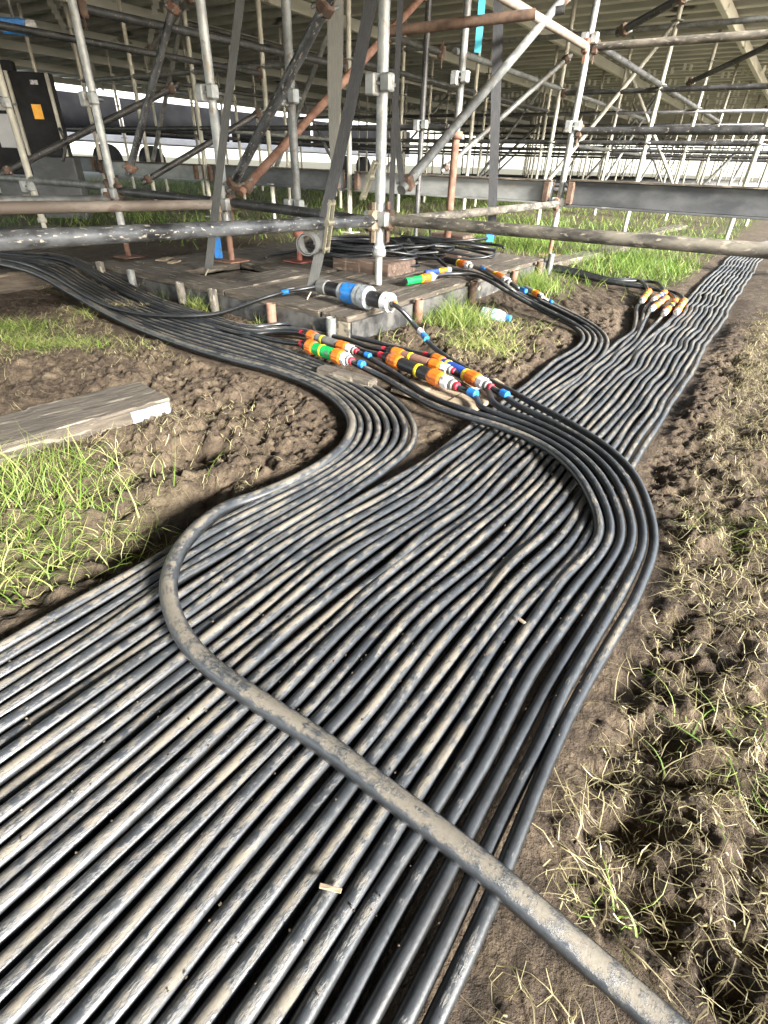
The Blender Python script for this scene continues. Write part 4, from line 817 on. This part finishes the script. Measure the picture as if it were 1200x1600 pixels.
box('plinth', (pc2[0] - .1, pc2[1] + .1, .195), ex, .5, .12, .38, STEELD, cb2)
# long dark trailer beyond the deck's left edge
TA, TB = ST(-19.2, 0)[:2], ST(-19.2, 10)[:2]
ta, tb = onplane(40, 205, TA, TB), onplane(640, 240, TA, TB); e = unit(np.array([*(tb - ta)[:2], 0])); y_ = np.cross((0, 0, 1), e)
mid = (ta + tb) / 2; LT = float(np.linalg.norm((tb - ta)[:2])); zt1 = onplane(300, 166, TA, TB)[2]; zl1 = onplane(300, 218, TA, TB)[2]; print('trailer', LT, zt1, zl1, ta, tb)
tr = thing('trailer', (mid[0], mid[1], 0), 'long dark-sided trailer parked beyond the left edge of the deck', 'trailer')
box('side_curtain', np.array([mid[0], mid[1], (zt1 + zl1) / 2]) + y_ * 1.2, e, LT, 2.4, zt1 - zl1, TRAILER, tr, bev=.03)
box('side_rail', np.array([mid[0], mid[1], zl1 - .1]) + y_ * 1.2, e, LT, 2.44, .19, PALEG, tr, bev=.01)
box('roof', np.array([mid[0], mid[1], zt1 + .05]) + y_ * 1.25, e, LT, 2.3, .09, PALEG, tr, bev=.03)
for f in (.12, .2, .72, .8): 
    w_ = np.array([mid[0], mid[1], .46]) + e * LT * (f - .5) + y_ * .05; rod('wheel', w_, w_ + y_ * .25, .46, CABINET, tr, 20)
for f in (.15, .37, .6): box('bright_gap_strip', np.array([mid[0], mid[1], (zt1 + zl1) / 2]) + e * LT * (f - .5) - y_ * .012, (0, 0, 1), zt1 - zl1 + .06, .14, .03, WHITE, tr, up=y_, bev=.004)  # white strips added to stand for the bright gaps along the trailer
wl_ = at(24, 42, 5.6); wlo = thing('work_light', wl_ - np.array([0, 0, .06]), 'small blue and white work light fixed under the deck at upper left', 'lamp')
box('housing', wl_, ex, .20, .09, .10, CEEBLUE, wlo, bev=.012); rod('lens', wl_ + ex * .10, wl_ + ex * .15, .05, WHITE, wlo, 16); rod('bracket', wl_ + np.array([0, 0, .05]), np.array([wl_[0], wl_[1], ZC + .03]), .012, GALVD, wlo, 8)
# coil of black hose hanging beside the cabinet
P = catmull([at(92, 200, 6.3), at(100, 215, 6.3), at(102, 235, 6.3), at(98, 252, 6.3)], .03); cable_obj('hose', P, .016, BLACKT, None, 8, 'black hose hanging down the right side of the black cabinet', 'hose')

# ================================================================== GRASS, STRAW, CLODS
def blades(n, xy, Lr, Wr, bend, tint, z_off=-.004, lie=0.0, seg=3):
    n = len(xy); x, y = xy[:, 0], xy[:, 1]; z = hfun(x, y) + z_off; az = rng.uniform(0, 2 * math.pi, n); L = rng.uniform(*Lr, n); W = rng.uniform(*Wr, n)
    ln = rng.uniform(.15, 1.0, n) * bend; dx, dy = np.cos(az), np.sin(az); Vs = []; px, py, pz = x.copy(), y.copy(), z.copy(); ang = math.pi / 2 - lie * rng.uniform(.4, 1.0, n) - .1
    wx, wy = -dy, dx
    curl = rng.normal(0, .5, n) * lie
    for k in range(seg + 1):
        f = k / seg; w = W * (1 - f * .85) / 2
        Vs.append(np.stack([px - wx * w, py - wy * w, pz], 1)); Vs.append(np.stack([px + wx * w, py + wy * w, pz], 1))
        st_ = L / seg; az = az + curl; dx, dy = np.cos(az), np.sin(az); px = px + dx * np.cos(ang) * st_; py = py + dy * np.cos(ang) * st_; pz = pz + np.sin(ang) * st_; ang = ang - ln
        if lie > 1.25: pz = hfun(px, py) + .002 + z_off + .012 * np.abs(np.sin(f * 3 + x * 90)) * (x * 77 % 1)
    V = np.stack(Vs, 1).reshape(-1, 3); b0 = np.arange(n)[:, None] * (2 * (seg + 1)); k = np.arange(seg)[None, :] * 2
    Fc = np.stack([b0 + k, b0 + k + 1, b0 + k + 3, b0 + k + 2], -1).reshape(-1, 4); T = np.repeat(tint(x, y, n), 2 * (seg + 1)); return V, Fc, T
def stuff(name, V, Fc, T, m, label, cat):
    me = mesh_np(name, V, Fc, True); a = me.attributes.new('tint', 'FLOAT', 'POINT'); a.data.foreach_set('value', T.astype(np.float32)); o = link(name, me, m, None, Matrix.Identity(4)); return tag(o, label, cat, kind='stuff')
def inside_mat(x, y): q = (x - MF[0]) * D[0] + (y - MF[1]) * D[1]; p = -((x - MF[0]) * N[0] + (y - MF[1]) * N[1]); return (q > -.05) & (q < ML + .05) & (p > -.05) & (p < MW + .05)
def scatter(c, rx, ry, n): 
    q = rng.normal(0, .5, (n, 2)); return np.stack([c[0] + q[:, 0] * rx, c[1] + q[:, 1] * ry], 1)
def keep(xy, thr=.45): return xy[(samp(soft, xy[:, 0], xy[:, 1]) < thr) & ~inside_mat(xy[:, 0], xy[:, 1])]
gt = lambda lo, hi: (lambda x, y, n: np.clip(rng.uniform(lo, hi, n) + (rng.random(n) < .16) * .35, 0, 1))
def patch(specs, name, label, cat, m, **kw):
    Vs, Fs, Ts, off = [], [], [], 0
    for (u, v), rx, ry, n, Lr, lo, hi, bend, lie in specs:
        c = g(u, v, 0); xy = keep(scatter(c, rx, ry, n)); 
        if not len(xy): continue
        V, Fc, T = blades(len(xy), xy, Lr, kw.get('W', (.0016, .0032)), bend, gt(lo, hi), lie=lie, seg=kw.get('seg', 4)); Vs.append(V); Fs.append(Fc + off); Ts.append(T); off += len(V)
    return stuff(name, np.vstack(Vs), np.vstack(Fs), np.concatenate(Ts), m, label, cat)
patch([((20, 775), .26, .12, 330, (.05, .15), .25, .9, .35, .8), ((90, 735), .22, .07, 170, (.05, .13), .25, .9, .35, .8), ((20, 900), .16, .10, 260, (.05, .11), .3, 1., .35, 1.0), ((100, 830), .2, .1, 350, (.04, .09), .3, .9, .4, 1.1), ((-70, 820), .3, .25, 260, (.05, .13), .25, .9, .35, .8)], 'grass', 'bright green grass growing over the mud at the left edge', 'grass', GRASS)
patch([((60, 545), .32, .09, 1200, (.04, .10), .3, .95, .4, 1.1), ((15, 515), .25, .1, 800, (.04, .10), .2, .9, .4, 1.0), ((190, 500), .24, .05, 700, (.04, .10), .5, 1., .4, 1.2), ((150, 460), .2, .06, 300, (.04, .09), .5, 1., .4, 1.2)], 'grass', 'yellowing flattened grass left of the cable bundle', 'grass', GRASS)
patch([((262, 468), .14, .05, 700, (.07, .20), .1, .7, .3, .5), ((330, 487), .2, .05, 700, (.05, .13), .3, .9, .35, .8), ((212, 455), .12, .05, 300, (.06, .14), .2, .8, .3, .6), ((410, 509), .14, .03, 200, (.04, .09), .5, 1., .35, .8)], 'grass', 'tuft of long green grass against the steel side of the mat', 'grass', GRASS)
patch([((715, 510), .16, .16, 1100, (.05, .13), .2, .85, .35, .7), ((755, 545), .16, .14, 800, (.04, .10), .55, 1., .4, 1.1), ((690, 485), .10, .14, 400, (.07, .16), .1, .7, .3, .5), ((830, 450), .16, .22, 900, (.06, .16), .2, .8, .35, .7), ((800, 520), .2, .2, 400, (.04, .09), .6, 1., .4, 1.2), ((590, 545), .12, .08, 160, (.05, .1), .6, 1., .4, 1.)], 'grass', 'grass and dead stems around the right side of the mat', 'grass', GRASS)
xy = np.stack([rng.uniform(.8, 3.6, 26000), rng.uniform(2.6, 6.2, 26000)], 1); xy = xy[rng.random(len(xy)) < turf(xy[:, 0], xy[:, 1]) * 1.1]; xy = keep(xy)
V, Fc, T = blades(len(xy), xy, (.05, .13), (.003, .006), .35, gt(.05, .7), lie=.7); stuff('grass', V, Fc, T, GRASS, 'bright green grass between the far connectors and the right-hand beam', 'grass')
xy = np.stack([rng.uniform(-9, 14, 90000), 3.6 + 14 * rng.random(90000) ** 1.6], 1); xy = xy[np.abs(xy[:, 0]) < xy[:, 1] * 1.0]; s_ = xy @ N; xy = xy[rng.random(len(xy)) < turf(xy[:, 0], xy[:, 1]) * .9]; xy = keep(xy)
V, Fc, T = blades(len(xy), xy, (.06, .16), (.005, .011), .4, gt(.05, .75), lie=.8, seg=3); stuff('grass', V, Fc, T, GRASS, 'rough green sward in the background under the scaffold', 'grass')
# dry stems strewn on the mud
def straw_pts(n, x0, x1, y0, y1, pw=1.0): return np.stack([rng.uniform(x0, x1, n), y0 + (y1 - y0) * rng.random(n) ** pw], 1)
xy = straw_pts(52000, -.05, 2.2, .0, 3.0); dens = fbm(xy[:, 0] * 3.5, xy[:, 1] * 3.5, 3, 55); xy = xy[(rng.random(len(xy)) < sm(.30, .68, dens) * .8 + .22) & ((xy @ N) > .004)]; xy = keep(xy, .6)
V, Fc, T = blades(len(xy), xy, (.015, .115), (.0008, .0020), .25, lambda x, y, n: rng.random(n) ** 1.3, z_off=.003, lie=1.35, seg=6); stuff('straw', V, Fc, T, STRAW, 'dry grass stems strewn over the mud on the right', 'straw')
xy = straw_pts(12000, -2.2, .5, .75, 2.6); dens = fbm(xy[:, 0] * 3, xy[:, 1] * 3, 3, 58); xy = xy[(rng.random(len(xy)) < sm(.42, .7, dens)) & ((xy @ N) < -.6)]; xy = keep(xy, .15)
V, Fc, T = blades(len(xy), xy, (.02, .09), (.0009, .0021), .25, lambda x, y, n: rng.uniform(.2, 1, n), z_off=.003, lie=1.35, seg=6); stuff('straw', V, Fc, T, STRAW, 'dry grass stems strewn over the mud on the left', 'straw')
xy = np.vstack([scatter(g(150, 465, 0), .25, .12, 160), scatter(g(190, 490, 0), .15, .06, 120)])
V, Fc, T = blades(len(xy), xy, (.03, .09), (.0014, .0028), .25, lambda x, y, n: rng.uniform(.4, 1, n), z_off=.045, lie=1.3, seg=6); stuff('straw', V, Fc, T, STRAW, 'dry stems lying on top of the left cable bundle', 'straw')
# a few green shoots among the straw on the right
xy = np.vstack([scatter(g(1180, 1190, 0), .10, .08, 70), scatter(g(960, 1440, 0), .05, .05, 16), scatter(g(1150, 850, 0), .15, .1, 60), scatter(g(940, 1030, 0), .07, .06, 50), scatter(g(800, 1500, 0), .06, .04, 14)]); xy = keep(xy, .2)
V, Fc, T = blades(len(xy), xy, (.04, .10), (.0016, .003), .3, gt(.3, .95), lie=1.15, seg=6); stuff('grass', V, Fc, T, GRASS, 'few thin green shoots in the mud at the right edge', 'grass')
# litter caught on the run
def chip(u, v, z, L, W, ang, m, label): o = box('wood_chip', g(u, v, z), (math.cos(ang), math.sin(ang), 0), L, W, .002, m, None, bev=0, rough=.0006, seed=int(u)); tag(o, label, 'wood chip')
chip(516, 1388, .030, .022, .004, -.15, WOODP, 'pale wood splinter lying across the cables at the bottom')
chip(815, 970, .027, .006, .012, .7, WOODP, 'pale flake on the cables inside the big loop')
# small clods resting between and on the cables and on the mud: one uncountable scatter
def clods(n):
    bm = bmesh.new(); bmesh.ops.create_icosphere(bm, subdivisions=1, radius=1.0); v0 = np.array([v.co[:] for v in bm.verts]); f0 = np.array([[v.index for v in f.verts] for f in bm.faces]); bm.free()
    n1 = 700; s = rng.uniform(-.75, .0, n1); t = rng.uniform(0, 1.6, n1); xy1 = N[None, :] * s[:, None] + D[None, :] * t[:, None]
    z1 = np.full(n1, .0225); r1 = rng.uniform(.0006, .0018, n1)
    m_ = n * 2; xy2 = np.stack([rng.uniform(-1.9, 1.9, m_), rng.uniform(.05, 3.0, m_)], 1); xy2 = xy2[samp(soft, xy2[:, 0], xy2[:, 1]) < .25]; xy2 = xy2[~inside_mat(xy2[:, 0], xy2[:, 1])]; z2 = hfun(xy2[:, 0], xy2[:, 1]); r2 = rng.uniform(.0015, .006, len(xy2)) * rng.uniform(.4, 1, len(xy2)) * np.where(rng.random(len(xy2)) < .06, 2.2, 1)
    C = np.vstack([np.column_stack([xy1, z1]), np.column_stack([xy2, z2])]); Rr = np.concatenate([r1, r2]); V = C[:, None, :] + v0[None] * Rr[:, None, None] * rng.uniform(.55, 1.2, (len(C), len(v0), 1)); Fc = (f0[None] + (np.arange(len(C)) * len(v0))[:, None, None]).reshape(-1, 3); return V.reshape(-1, 3), Fc
V, Fc = clods(11000); me_ = mesh_np('clods', V, Fc, False); tag(link('mud_crumbs', me_, GROUND, None, Matrix.Identity(4)), 'crumbs of dry mud scattered over cables and ground', 'mud', kind='stuff')
